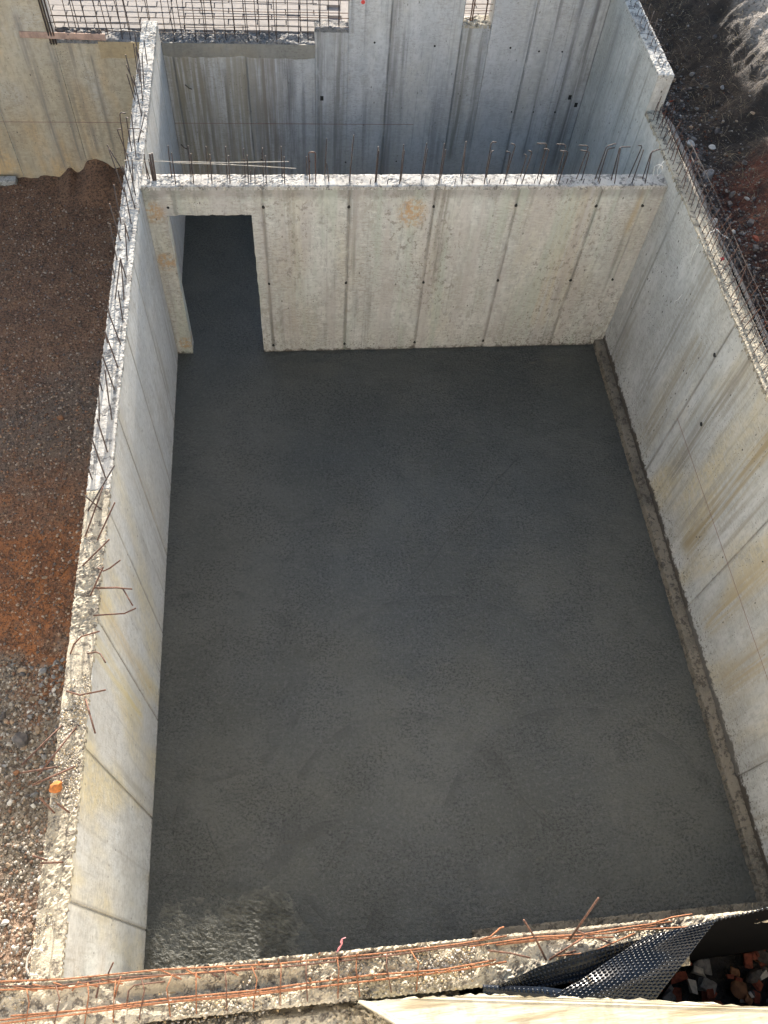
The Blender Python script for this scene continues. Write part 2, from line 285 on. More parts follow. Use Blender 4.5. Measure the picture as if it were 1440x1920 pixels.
def bank_mat():
    n = NT('bank_earth', 0.97); X = n.xyz()
    red = n.mix(n.ss(n.noise(4, (1, 0, 0), 5, 0.7), 0.4, 0.6), (0.110, 0.036, 0.020), (0.050, 0.021, 0.014))
    dark = n.mix(n.ss(n.noise(3, (6, 0, 0), 5, 0.7), 0.4, 0.6), (0.032, 0.025, 0.020), (0.058, 0.043, 0.033))
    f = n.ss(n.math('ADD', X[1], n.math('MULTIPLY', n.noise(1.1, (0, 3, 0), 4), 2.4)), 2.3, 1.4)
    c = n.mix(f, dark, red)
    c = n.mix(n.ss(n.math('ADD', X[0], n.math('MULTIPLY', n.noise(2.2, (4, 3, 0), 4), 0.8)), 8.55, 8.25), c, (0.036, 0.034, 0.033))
    c = n.mix(n.ss(n.math('ADD', X[2], n.math('MULTIPLY', n.noise(3, (0, 0, 7), 4), 0.6)), 3.95, 4.5), c, (0.46, 0.41, 0.36))
    c = n.mix(n.math('MULTIPLY', n.ss(n.noise(22, (0, 0, 0), 5, 0.75), 0.5, 0.62), 0.6), c, (0.022, 0.017, 0.014))
    n.bump(n.noise(24, (0, 0, 0), 6, 0.75), 1.0, 0.06)
    return n.done(c)
M['bank'] = bank_mat()
def attr_mat(name, rough=0.95):
    n = NT(name, rough); a = n.new('ShaderNodeVertexColor'); a.layer_name = 'tint'
    c = n.mix(n.math('MULTIPLY', n.ss(n.noise(50, (0, 0, 0), 3), 0.45, 0.65), 0.35), a.outputs[0], (0.04, 0.03, 0.025))
    return n.done(c)
M['gravel'] = attr_mat('gravel')
M['straw'] = attr_mat('dry_grass', 0.8)
def block_mat():
    n = NT('pale_screed', 0.85)
    c = n.mix(n.ss(n.noise(1.8, (1, 0, 0), 4), 0.4, 0.65), (0.43, 0.41, 0.34), (0.38, 0.355, 0.265))
    k = n.new('ShaderNodeTexNoise'); n.link(n.vec((1.4, 16, 3), (0, 0, 0), (0, 0, 0.35)), k.inputs['Vector']); k.inputs['Scale'].default_value = 1.0; k.inputs['Detail'].default_value = 4
    c = n.mix(n.math('MULTIPLY', n.ss(k.outputs['Fac'], 0.5, 0.68), 0.8), c, (0.24, 0.19, 0.11))
    c = n.mix(n.math('MULTIPLY', n.ss(n.noise(7, (4, 0, 0), 3, 0.7), 0.5, 0.64), 0.45), c, (0.22, 0.19, 0.14))
    n.bump(n.noise((4, 22, 8), (0, 0, 0), 5), 0.4, 0.02)
    return n.done(c)
M['block'] = block_mat()

# ------------------------------------------------------------------ object helpers
def tag(o, label=None, cat=None, group=None, kind=None):
    if label: o['label'] = label
    if cat: o['category'] = cat
    if group: o['group'] = group
    if kind: o['kind'] = kind
    return o
def empty(name, loc, label, cat, group=None):
    o = bpy.data.objects.new(name, None); COL.objects.link(o); o.location = loc; o.empty_display_size = 0.2
    return tag(o, label, cat, group)
def wl(o):
    v = Vector((0, 0, 0))
    while o: v += o.location; o = o.parent
    return v
def mesh(name, V, F, mat, parent=None, smooth=False, base=None):
    """V in world coordinates; stored relative to the parent (or to base)"""
    V = np.asarray(V, float).reshape(-1, 3)
    org = np.array(wl(parent)) if parent else np.array(base if base is not None else (0, 0, 0), float)
    me = bpy.data.meshes.new(name); me.from_pydata((V-org).tolist(), [], [tuple(f) for f in F]); me.update()
    if smooth: me.polygons.foreach_set('use_smooth', [True]*len(me.polygons))
    me.materials.append(mat)
    o = bpy.data.objects.new(name, me); COL.objects.link(o)
    if parent: o.parent = parent
    elif base is not None: o.location = base
    return o
BF = [(0, 3, 2, 1), (4, 5, 6, 7), (0, 1, 5, 4), (1, 2, 6, 5), (2, 3, 7, 6), (3, 0, 4, 7)]
def boxv(x0, x1, y0, y1, z0, z1): return [(x0, y0, z0), (x1, y0, z0), (x1, y1, z0), (x0, y1, z0), (x0, y0, z1), (x1, y0, z1), (x1, y1, z1), (x0, y1, z1)]
def boxes(name, L, mat, parent=None, base=None, bev=0.0):
    V = []; F = []
    for b in L:
        k = len(V); V += boxv(*b); F += [tuple(i+k for i in f) for f in BF]
    o = mesh(name, V, F, mat, parent, base=base)
    if bev:
        m = o.modifiers.new('bevel', 'BEVEL'); m.width = bev; m.segments = 1
    return o
def tube(P, r, sides=6):
    P = [Vector(p) for p in P]; V = []; F = []
    prev = None
    for i, p in enumerate(P):
        d = (P[min(i+1, len(P)-1)]-P[max(i-1, 0)]).normalized()
        a = d.cross(Vector((0.31, 0.17, 0.93)) if abs(d.z) < 0.9 else Vector((1, 0, 0))).normalized() if prev is None else (prev-d*prev.dot(d)).normalized()
        prev = a; b = d.cross(a)
        for k in range(sides):
            t = 2*math.pi*k/sides; V.append(tuple(p+(a*math.cos(t)+b*math.sin(t))*r))
    n = len(P)
    for i in range(n-1):
        for k in range(sides):
            F.append((i*sides+k, i*sides+(k+1) % sides, (i+1)*sides+(k+1) % sides, (i+1)*sides+k))
    F.append(tuple(reversed(range(sides)))); F.append(tuple((n-1)*sides+k for k in range(sides)))
    return V, F
def bar(name, P, r, mat, parent=None, base=None):
    V, F = tube(P, r); return mesh(name, V, F, mat, parent, True, base)

LAT = RNG.random((256, 256))
def vn(x, y):
    xi = np.floor(x).astype(int); yi = np.floor(y).astype(int); fx = x-xi; fy = y-yi
    fx = fx*fx*(3-2*fx); fy = fy*fy*(3-2*fy)
    g = lambda i, j: LAT[i % 256, j % 256]
    return (g(xi, yi)*(1-fx)+g(xi+1, yi)*fx)*(1-fy)+(g(xi, yi+1)*(1-fx)+g(xi+1, yi+1)*fx)*fy
def fbm(x, y, o=4, s=0.5):
    r = 0; a = 1; t = 0
    for k in range(o): r = r+a*vn(x*2**k+17*k, y*2**k+31*k); t += a; a *= s
    return r/t-0.5
def gridmesh(name, X, Y, Z, mat, parent=None, kind=None, skirt=None, smooth=False, base=None):
    ny, nx = X.shape
    V = np.stack([X, Y, Z], -1).reshape(-1, 3); F = []
    i = np.arange(ny-1)[:, None]*nx+np.arange(nx-1)[None]
    F = np.stack([i, i+1, i+nx+1, i+nx], -1).reshape(-1, 4).tolist()
    if skirt is not None:
        ring = list(range(nx))+[r*nx+nx-1 for r in range(1, ny)]+[(ny-1)*nx+c for c in range(nx-2, -1, -1)]+[r*nx for r in range(ny-2, 0, -1)]
        k = len(V); B = V[ring].copy(); B[:, 2] = skirt; V = np.concatenate([V, B])
        n = len(ring)
        F += [(ring[(j+1) % n], ring[j], k+j, k+(j+1) % n) for j in range(n)]
    o = mesh(name, V, F, mat, parent, smooth, base)
    if kind: o['kind'] = kind
    return o
def rough_top(name, x0, x1, y0, y1, z, mat, parent, amp=0.02, peb=0.010, res=0.017, skirt=0.06, shape=None, edge=0.006):
    nx = max(6, int((x1-x0)/res)); ny = max(6, int((y1-y0)/res))
    X, Y = np.meshgrid(np.linspace(x0, x1, nx+1), np.linspace(y0, y1, ny+1))
    Z = z+amp*fbm(X*5, Y*5, 4)*1.6
    patch = np.clip((fbm(X*1.7+5, Y*1.7+9, 3)+0.12)*5, 0.15, 1)
    Z += peb*patch*(RNG.random(X.shape)-0.5)*1.6 + peb*1.2*(vn(X*38, Y*38)-0.5)*patch
    if shape is not None: Z = Z+shape(X, Y)
    ej = edge*(RNG.random(X.shape)-0.5)*2
    X[:, 0] += ej[:, 0]; X[:, -1] += ej[:, -1]; Y[0] += ej[0]; Y[-1] += ej[-1]
    Z[:, 0] -= 0.006; Z[:, -1] -= 0.006; Z[0] -= 0.006; Z[-1] -= 0.006
    return gridmesh(name, X, Y, Z, mat, parent, skirt=z-skirt)
def panel(parent, mat, b, face, name='panel'):
    """one formwork panel print: a shallow slab that stands proud of the joints. face: axis letter+sign of the visible side"""
    x0, x1, y0, y1, z0, z1 = b; j = random.uniform(-0.002, 0.002)
    if face == '-y': y0 += j
    elif face == '+x': x1 += j
    elif face == '-x': x0 += j
    return boxes(name, [(x0, x1, y0, y1, z0, z1)], mat, parent, bev=0.004)
def plug(parent, c, ax, r=0.022, name='tie_hole_plug'):  # flat dark disc in place of a recessed, shaded tie hole
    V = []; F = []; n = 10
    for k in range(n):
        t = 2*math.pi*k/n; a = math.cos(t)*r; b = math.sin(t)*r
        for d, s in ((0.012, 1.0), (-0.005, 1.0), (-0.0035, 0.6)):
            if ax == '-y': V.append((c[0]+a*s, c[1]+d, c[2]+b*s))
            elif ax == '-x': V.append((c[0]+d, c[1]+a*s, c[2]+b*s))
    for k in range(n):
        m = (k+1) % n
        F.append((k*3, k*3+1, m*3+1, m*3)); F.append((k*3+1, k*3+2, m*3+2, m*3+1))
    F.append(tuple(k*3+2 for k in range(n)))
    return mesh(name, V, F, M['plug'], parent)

D = json.loads(r'''{"cross":[[0.006,[0.384,0.2,3.1],[0.415,0.2,3.639]],[0.006,[0.637,0.2,3.1],[0.667,0.2,3.64]],[0.006,[0.862,0.2,3.1],[0.889,0.2,3.634]],[0.006,[1.113,0.2,3.1],[1.136,0.2,3.63]],[0.006,[1.346,0.2,3.1],[1.364,0.2,3.605]],[0.006,[1.59,0.2,3.1],[1.608,0.2,3.611]],[0.006,[1.84,0.2,3.1],[1.848,0.2,3.637]],[0.006,[0.443,0.06,3.1],[0.465,0.06,3.636]],[0.006,[0.679,0.06,3.1],[0.7,0.06,3.624]],[0.006,[0.915,0.06,3.1],[0.939,0.06,3.612]],[0.006,[1.149,0.06,3.1],[1.173,0.06,3.6]],[0.006,[1.39,0.06,3.1],[1.409,0.06,3.606]],[0.006,[1.626,0.06,3.1],[1.641,0.06,3.594]],[0.006,[1.868,0.06,3.1],[1.879,0.06,3.582]],[0.006,[2.176,0.21,3.1],[2.169,0.21,3.484]],[0.006,[2.408,0.21,3.1],[2.436,0.21,3.741]],[0.006,[2.469,0.099,3.1],[2.432,0.099,3.464]],[0.006,[2.731,0.098,3.1],[2.774,0.098,3.868]],[0.006,[2.751,0.21,3.1],[2.774,0.21,3.667]],[0.006,[3.085,0.098,3.1],[3.097,0.098,3.707]],[0.006,[3.104,0.154,3.1],[3.115,0.154,3.61]],[0.006,[1.475,0.156,3.1],[1.486,0.156,3.351]],[0.006,[1.418,0.137,3.1],[1.433,0.137,3.325]],[0.006,[2.204,0.08,3.1],[2.198,0.08,3.627],[2.21,0.08,3.638],[2.269,0.08,3.638],[2.281,0.08,3.622],[2.284,0.08,3.19]],[0.006,[3.08,0.074,3.1],[3.093,0.074,3.72]],[0.006,[3.097,0.098,3.1],[3.108,0.098,3.65]],[0.006,[3.41,0.051,3.1],[3.42,0.051,3.769]],[0.006,[3.432,0.097,3.1],[3.444,0.097,3.651]],[0.006,[3.712,0.12,3.1],[3.729,0.12,3.745]],[0.006,[3.736,0.167,3.1],[3.76,0.167,3.626]],[0.006,[3.948,0.049,3.1],[3.949,0.049,3.788]],[0.006,[3.987,0.167,3.1],[4.004,0.167,3.618]],[0.006,[4.273,0.049,3.1],[4.228,0.049,3.815]],[0.006,[4.273,0.21,3.1],[4.269,0.21,3.64]],[0.006,[4.578,0.048,3.1],[4.565,0.048,3.785],[4.58,0.048,3.814],[4.632,0.048,3.808]],[0.006,[4.627,0.18,3.1],[4.628,0.18,3.59],[4.657,0.18,3.597]],[0.006,[4.842,0.04,3.1],[4.89,0.04,3.753],[4.877,0.04,3.785],[4.827,0.04,3.798]],[0.006,[4.906,0.189,3.1],[4.892,0.189,3.552],[4.876,0.189,3.571],[4.831,0.189,3.581]],[0.006,[5.092,0.04,3.1],[5.137,0.04,3.663],[5.127,0.04,3.683],[5.088,0.04,3.696]],[0.006,[5.104,0.189,3.1],[5.125,0.189,3.519],[5.09,0.189,3.539]],[0.006,[5.35,0.046,3.1],[5.358,0.046,3.705],[5.336,0.046,3.718],[5.285,0.046,3.718]],[0.006,[5.339,0.151,3.1],[5.348,0.151,3.705],[5.332,0.151,3.724],[5.214,0.151,3.724]],[0.006,[5.6,0.117,3.1],[5.6,0.117,3.716],[5.576,0.117,3.735],[5.469,0.117,3.738]],[0.006,[5.617,0.046,3.1],[5.628,0.046,3.667],[5.605,0.046,3.684],[5.519,0.046,3.69]],[0.006,[5.891,0.141,3.1],[5.923,0.141,3.681],[5.902,0.141,3.701],[5.793,0.141,3.707]],[0.006,[5.965,0.117,3.1],[5.951,0.117,3.619],[5.921,0.117,3.635],[5.825,0.117,3.651]],[0.006,[6.162,0.14,3.1],[6.173,0.14,3.676],[6.19,0.14,3.702],[6.29,0.14,3.735]],[0.006,[6.199,0.092,3.1],[6.18,0.092,3.676],[6.205,0.092,3.696],[6.271,0.092,3.709]],[0.006,[6.396,0.116,3.1],[6.349,0.116,3.687],[6.368,0.116,3.703],[6.495,0.116,3.704]],[0.006,[6.436,0.044,3.1],[6.325,0.044,3.743]],[0.006,[6.653,0.178,3.1],[6.685,0.178,3.658],[6.671,0.178,3.681],[6.626,0.178,3.684]],[0.006,[6.671,0.04,3.1],[6.654,0.04,3.714]],[0.006,[6.853,0.139,3.1],[6.826,0.139,3.585],[6.837,0.139,3.625],[6.938,0.139,3.656]],[0.006,[6.876,0.043,3.1],[6.783,0.043,3.666],[6.843,0.043,3.716]],[0.005,[3.003,0.05,3.1],[3.023,0.05,3.267]],[0.005,[3.238,0.05,3.1],[3.256,0.05,3.266]],[0.005,[4.163,0.05,3.1],[4.176,0.05,3.266]],[0.005,[4.403,0.05,3.1],[4.415,0.05,3.265]],[0.005,[4.639,0.05,3.1],[4.648,0.05,3.265]],[0.005,[4.791,0.05,3.1],[4.799,0.05,3.265]],[0.005,[5.024,0.05,3.1],[5.031,0.05,3.265]],[0.005,[5.275,0.05,3.1],[5.28,0.05,3.265]],[0.005,[5.501,0.05,3.1],[5.505,0.05,3.264]],[0.005,[5.735,0.05,3.1],[5.737,0.05,3.264]],[0.005,[5.969,0.05,3.1],[5.97,0.05,3.264]],[0.005,[6.202,0.05,3.1],[6.201,0.05,3.264]],[0.006,[0.077,0.15,3.1],[0.104,0.15,3.557]],[0.006,[0.116,0.15,3.1],[0.09,0.15,3.48]],[0.006,[0.145,0.15,3.1],[0.149,0.15,3.481]],[0.011,[0.161,0.12,3.1],[0.181,0.12,3.578]],[0.011,[0.186,0.12,3.1],[0.211,0.12,3.588]]],"left":[[0.0055,[-0.051,-0.175,3.08],[-0.051,-0.175,3.19],[-0.04,-0.172,3.797]],[0.0055,[-0.039,-0.431,3.08],[-0.039,-0.431,3.19],[-0.063,-0.437,3.814]],[0.0055,[-0.067,-0.722,3.08],[-0.067,-0.722,3.19],[-0.046,-0.717,3.726]],[0.0055,[-0.069,-1.039,3.08],[-0.069,-1.039,3.19],[-0.071,-1.04,3.458]],[0.0055,[-0.069,-1.387,3.08],[-0.069,-1.387,3.19],[0.011,-1.367,3.711]],[0.0055,[-0.194,-0.71,3.08],[-0.194,-0.71,3.19],[-0.163,-0.703,3.74]],[0.0055,[-0.2,-0.111,3.08],[-0.2,-0.111,3.19],[-0.253,-0.123,3.811]],[0.0055,[-0.174,-1.031,3.08],[-0.174,-1.031,3.19],[-0.188,-1.035,3.734]],[0.0055,[-0.192,-1.376,3.08],[-0.192,-1.376,3.19],[-0.161,-1.367,3.713]],[0.0055,[-0.058,-1.687,3.08],[-0.058,-1.687,3.19],[-0.066,-1.689,3.497]],[0.0055,[-0.193,-1.684,3.08],[-0.193,-1.684,3.19],[-0.178,-1.68,3.385]],[0.0055,[-0.159,-2.03,3.08],[-0.159,-2.03,3.19],[0.012,-1.981,3.742]],[0.0055,[-0.057,-2.038,3.08],[-0.057,-2.038,3.19],[0.026,-2.016,3.772]],[0.0055,[-0.049,-2.366,3.08],[-0.049,-2.366,3.19],[-0.011,-2.355,3.608]],[0.0055,[-0.044,-2.744,3.08],[-0.044,-2.744,3.19],[-0.068,-2.751,3.72]],[0.0055,[-0.19,-2.343,3.08],[-0.19,-2.343,3.19],[-0.178,-2.339,3.381]],[0.0055,[-0.047,-3.086,3.08],[-0.047,-3.086,3.19],[-0.06,-3.09,3.751]],[0.0055,[-0.188,-2.726,3.08],[-0.188,-2.726,3.19],[-0.18,-2.724,3.357]],[0.0055,[-0.059,-3.407,3.08],[-0.059,-3.407,3.19],[-0.061,-3.407,3.721]],[0.0055,[-0.187,-3.41,3.08],[-0.187,-3.41,3.19],[-0.181,-3.408,3.378]],[0.0055,[-0.167,-3.095,3.08],[-0.167,-3.095,3.19],[-0.168,-3.095,3.392]],[0.0055,[-0.094,-3.622,3.08],[-0.094,-3.622,3.19],[-0.021,-3.596,3.729]],[0.0055,[-0.2,-3.618,3.08],[-0.2,-3.618,3.19],[-0.152,-3.6,3.446]],[0.0055,[-0.178,-3.828,3.08],[-0.178,-3.828,3.19],[-0.131,-3.809,3.427]],[0.0055,[-0.052,-3.813,3.08],[-0.052,-3.813,3.19],[-0.023,-3.802,3.412]],[0.0055,[-0.063,-4.23,3.08],[-0.063,-4.23,3.19],[-0.043,-4.222,3.727]],[0.0055,[-0.053,-4.558,3.08],[-0.053,-4.558,3.19],[-0.033,-4.549,3.847]],[0.0055,[-0.185,-4.569,3.08],[-0.185,-4.569,3.19],[-0.177,-4.566,3.384]],[0.0055,[-0.061,-4.935,3.08],[-0.061,-4.935,3.19],[-0.147,-4.974,3.546]],[0.0055,[-0.189,-4.938,3.08],[-0.189,-4.938,3.19],[0.089,-4.581,3.44]],[0.0055,[-0.188,-5.232,3.08],[-0.188,-5.232,3.19],[0.003,-4.821,3.44]],[0.0055,[-0.069,-5.276,3.08],[-0.069,-5.276,3.19],[0.128,-5.013,3.44]],[0.0055,[-0.184,-5.555,3.08],[-0.184,-5.555,3.19],[0.109,-5.42,3.44]],[0.0055,[-0.046,-5.578,3.08],[-0.046,-5.578,3.19],[0.042,-5.662,3.273],[0.116,-5.681,3.357],[0.227,-5.645,3.44]],[0.0055,[-0.079,-5.87,3.08],[-0.079,-5.87,3.19],[0.08,-5.706,3.44]],[0.0055,[-0.046,-5.791,3.08],[-0.046,-5.791,3.19],[0.177,-5.839,3.273],[0.252,-5.898,3.357],[0.369,-6.109,3.44]],[0.0055,[-0.032,-5.798,3.08],[-0.032,-5.798,3.19],[0.188,-5.865,3.315],[0.352,-5.947,3.44]],[0.0055,[-0.03,-6.072,3.08],[-0.03,-6.072,3.19],[0.274,-6.127,3.315],[0.397,-6.14,3.44]],[0.0055,[-0.2,-6.438,3.08],[-0.2,-6.438,3.19],[-0.152,-6.376,3.273],[-0.071,-6.345,3.357],[0.101,-6.341,3.44]],[0.0055,[-0.051,-6.441,3.08],[-0.051,-6.441,3.19],[0.048,-6.465,3.273],[0.11,-6.522,3.357],[0.178,-6.633,3.44]],[0.0055,[-0.194,-6.778,3.08],[-0.194,-6.778,3.19],[-0.056,-6.848,3.265],[0.175,-6.843,3.34]],[0.0055,[-0.031,-6.849,3.08],[-0.031,-6.849,3.19],[0.122,-7.21,3.34]],[0.0055,[-0.193,-7.071,3.08],[-0.193,-7.071,3.19],[-0.438,-7.431,3.34]],[0.0055,[-0.063,-7.08,3.08],[-0.063,-7.08,3.19],[-0.299,-7.524,3.34]],[0.0055,[-0.195,-7.425,3.08],[-0.195,-7.425,3.19],[-0.441,-7.493,3.34]],[0.0055,[-0.054,-7.432,3.08],[-0.054,-7.432,3.19],[-0.332,-7.597,3.34]],[0.0055,[-0.071,-8.171,3.08],[-0.071,-8.171,3.19],[-0.193,-8.186,3.34]],[0.0055,[-0.185,-8.15,3.08],[-0.185,-8.15,3.19],[-0.258,-8.13,3.34]],[0.0055,[-0.182,-7.79,3.08],[-0.182,-7.79,3.19],[-0.166,-7.768,3.639]],[0.0055,[-0.062,-7.799,3.08],[-0.062,-7.799,3.19],[-0.061,-7.798,3.533]],[0.0055,[-0.08,1.521,3.08],[-0.08,1.521,3.19],[-0.08,1.521,3.77]],[0.0055,[-0.088,1.866,3.08],[-0.088,1.866,3.19],[-0.016,1.879,3.863]],[0.0055,[-0.091,2.206,3.08],[-0.091,2.206,3.19],[-0.029,2.217,3.674]],[0.0055,[-0.097,0.616,3.08],[-0.097,0.616,3.19],[-0.038,0.628,3.801]],[0.0055,[-0.162,0.73,3.08],[-0.162,0.73,3.19],[-0.14,0.735,3.499]],[0.0055,[-0.2,0.602,3.08],[-0.2,0.602,3.19],[-0.253,0.59,3.594],[-0.239,0.593,3.604],[-0.206,0.6,3.602]],[0.0055,[-0.2,0.377,3.08],[-0.2,0.377,3.19],[-0.133,0.392,3.943],[-0.112,0.397,3.96],[-0.063,0.407,3.943]],[0.0055,[-0.2,0.948,3.08],[-0.2,0.948,3.19],[-0.178,0.952,3.536],[-0.155,0.957,3.524]],[0.0055,[-0.2,0.212,3.08],[-0.2,0.212,3.19],[-0.334,0.182,3.66]],[0.0055,[-0.2,2.024,3.08],[-0.2,2.024,3.19],[-0.218,2.02,3.763]],[0.0055,[-0.2,2.186,3.08],[-0.2,2.186,3.19],[-0.271,2.173,3.536]],[0.0055,[-0.184,0.13,3.08],[-0.184,0.13,3.19],[-0.192,0.129,3.399]],[0.0055,[-0.102,0.103,3.08],[-0.102,0.103,3.19],[-0.054,0.113,3.497]],[0.0055,[-0.2,1.896,3.08],[-0.2,1.896,3.19],[-0.232,1.889,3.579]],[0.0055,[-0.2,2.553,3.08],[-0.2,2.553,3.19],[-0.18,2.557,3.622]],[0.0055,[-0.2,2.845,3.08],[-0.2,2.845,3.19],[-0.185,2.848,3.604]],[0.0055,[-0.079,2.797,3.08],[-0.079,2.797,3.19],[-0.063,2.799,3.538]],[0.0055,[-0.157,2.354,3.08],[-0.157,2.354,3.19],[-0.118,2.36,3.685]],[0.0055,[-0.091,0.919,3.08],[-0.091,0.919,3.19],[-0.031,1.042,3.315],[0.033,1.239,3.44]],[0.0055,[-0.2,0.933,3.08],[-0.2,0.933,3.19],[-0.211,1.104,3.273],[-0.037,0.979,3.357],[0.035,0.782,3.44]]],"near":[[0.006,[-0.568,-8.943,3.22],[0.034,-8.976,3.22],[0.72,-8.976,3.22],[1.581,-9.013,3.22],[2.384,-9.013,3.22],[2.961,-9.002,3.22],[3.341,-8.98,3.22]],[0.006,[-0.564,-8.97,3.22],[0.001,-9.014,3.22],[0.492,-9.003,3.22],[1.188,-9.031,3.22],[1.739,-9.038,3.22],[2.382,-9.034,3.22],[3.127,-9.009,3.22]],[0.006,[-0.411,-9.004,3.22],[0.078,-9.034,3.22],[0.723,-9.017,3.22],[1.423,-9.027,3.22]],[0.006,[-0.527,-9.196,3.22],[0.057,-9.184,3.22],[0.73,-9.166,3.22],[1.422,-9.171,3.22],[1.814,-9.158,3.22],[2.292,-9.149,3.22],[2.816,-9.161,3.22],[3.232,-9.133,3.22]],[0.006,[-0.524,-9.218,3.22],[0.133,-9.204,3.22],[0.769,-9.189,3.22],[1.383,-9.198,3.22],[1.852,-9.189,3.22],[2.369,-9.184,3.22],[2.937,-9.175,3.22],[3.312,-9.151,3.22]],[0.006,[-0.312,-9.173,3.22],[0.355,-9.185,3.22],[1.19,-9.187,3.22],[1.832,-9.184,3.22]],[0.006,[3.041,-9.027,3.22],[3.547,-9.005,3.22],[4.14,-9.031,3.22],[4.536,-9.009,3.22]],[0.006,[3.248,-9.034,3.22],[3.712,-9.031,3.22],[4.176,-9.06,3.22]],[0.006,[3.333,-9.027,3.22],[3.928,-9.02,3.22],[4.32,-9.001,3.22],[4.671,-8.994,3.22]],[0.006,[4.229,-9.02,3.22],[4.832,-9.045,3.22],[5.37,-9.031,3.22]],[0.006,[3.891,-8.991,3.22],[4.164,-9.106,3.22]],[0.006,[3.939,-9.159,3.22],[4.351,-9.049,3.22]],[0.006,[3.775,-9.138,3.22],[3.862,-9.124,3.22]],[0.006,[3.642,-9.169,3.22],[3.851,-9.079,3.22],[3.946,-9.032,3.22]],[0.006,[3.13,-8.988,3.22],[3.216,-8.973,3.22],[3.3,-8.922,3.22],[3.331,-8.917,3.22]],[0.006,[4.403,-9.016,3.22],[4.68,-8.964,3.22],[4.85,-8.956,3.22]],[0.006,[3.688,-9.148,3.22],[3.899,-9.149,3.22]],[0.006,[0.705,-8.971,3.22],[0.878,-9.051,3.22]],[0.006,[0.895,-8.981,3.22],[1.017,-9.057,3.22]],[0.006,[1.016,-8.988,3.22],[1.149,-9.062,3.22]],[0.006,[1.187,-8.996,3.22],[1.294,-9.064,3.22]],[0.006,[-0.323,-8.991,3.22],[-0.147,-9.034,3.22]],[0.006,[-0.189,-8.99,3.22],[0.034,-9.043,3.22]],[0.006,[-0.04,-8.99,3.22],[0.086,-9.038,3.22]],[0.006,[0.15,-9.007,3.22],[0.286,-9.046,3.22]],[0.006,[0.301,-9.0,3.22],[0.457,-9.044,3.22]],[0.006,[0.099,-9.056,3.22],[0.142,-8.999,3.22]],[0.006,[0.274,-9.118,3.22],[0.293,-8.999,3.22]],[0.006,[0.406,-9.124,3.22],[0.441,-8.992,3.22]],[0.006,[0.494,-9.191,3.22],[0.502,-9.092,3.22],[0.541,-9.059,3.22],[0.763,-9.055,3.22]],[0.006,[0.348,-8.967,3.22],[0.417,-8.91,3.4]],[0.006,[1.442,-9.002,3.15],[1.452,-8.997,3.34]],[0.006,[1.586,-8.997,3.15],[1.596,-8.992,3.34]],[0.006,[1.751,-8.991,3.15],[1.761,-8.986,3.34]],[0.006,[1.889,-8.981,3.15],[1.899,-8.976,3.34]],[0.006,[2.02,-9.025,3.15],[2.03,-9.02,3.34]],[0.006,[2.172,-9.01,3.15],[2.182,-9.005,3.34]],[0.006,[1.814,-9.14,3.15],[1.824,-9.135,3.34]],[0.006,[1.962,-9.136,3.15],[1.972,-9.131,3.34]],[0.006,[2.02,-9.165,3.15],[2.03,-9.16,3.34]],[0.006,[2.093,-9.154,3.15],[2.103,-9.149,3.34]],[0.006,[2.166,-9.15,3.15],[2.176,-9.145,3.34]],[0.006,[2.255,-9.151,3.15],[2.265,-9.146,3.34]],[0.006,[2.293,-9.176,3.15],[2.303,-9.171,3.34]],[0.006,[2.382,-9.184,3.15],[2.392,-9.179,3.34]],[0.006,[2.475,-9.178,3.15],[2.485,-9.173,3.34]],[0.006,[2.569,-9.179,3.15],[2.579,-9.174,3.34]],[0.006,[2.659,-9.18,3.15],[2.669,-9.175,3.34]],[0.006,[2.749,-9.178,3.15],[2.759,-9.173,3.34]],[0.006,[2.844,-9.175,3.15],[2.854,-9.17,3.34]],[0.006,[2.939,-9.177,3.15],[2.949,-9.172,3.34]],[0.006,[3.033,-9.156,3.15],[3.043,-9.151,3.34]]],"loop":[[-0.136,-8.936,3.3],[-0.192,-8.931,3.3],[-0.22,-8.884,3.3],[-0.218,-8.817,3.3],[-0.194,-8.767,3.3],[-0.138,-8.769,3.3],[-0.107,-8.802,3.3]],"loose":[[0.008,[3.617,-9.167,3.22],[3.418,-8.9,3.55]],[0.008,[3.823,-9.051,3.22],[3.952,-8.816,3.75]],[0.007,[3.177,-9.065,3.24],[3.491,-9.143,3.26]],[0.006,[3.645,-9.163,3.23],[3.942,-9.042,3.27]]],"cb":[[0.007,[-0.165,0.14,3.47],[1.099,0.14,3.441],[1.934,0.14,3.458]],[0.007,[0.426,0.1,3.468],[1.236,0.1,3.438],[2.028,0.1,3.384]]],"mem":{"A_l":[[4.369,-9.088,3.36],[4.098,-9.196,3.36],[3.821,-9.322,3.36],[3.561,-9.4,3.36]],"A_r":[[4.981,-9.008,3.36],[4.755,-9.182,3.36],[4.522,-9.356,3.36],[4.31,-9.525,3.36]],"B_u":[[3.204,-9.301,3.33],[3.525,-9.205,3.33],[3.911,-9.14,3.33],[4.366,-9.093,3.33]],"B_d":[[3.263,-9.339,3.2],[3.612,-9.343,3.2],[3.886,-9.325,3.2],[4.145,-9.213,3.2]],"L_u":[[3.091,-9.283,3.3],[3.309,-9.31,3.3],[3.548,-9.338,3.3],[3.86,-9.407,3.3]],"L_d":[[3.084,-9.351,3.28],[3.298,-9.397,3.28],[3.53,-9.452,3.28],[3.881,-9.521,3.28]],"E":[[4.515,-9.077,3.34],[4.782,-9.049,3.34],[4.988,-9.015,3.34],[5.237,-8.991,3.34],[5.513,-8.961,3.34],[5.98,-8.916,3.34]]}}''')
W = 7.187; T = 0.227; HB = 3.15

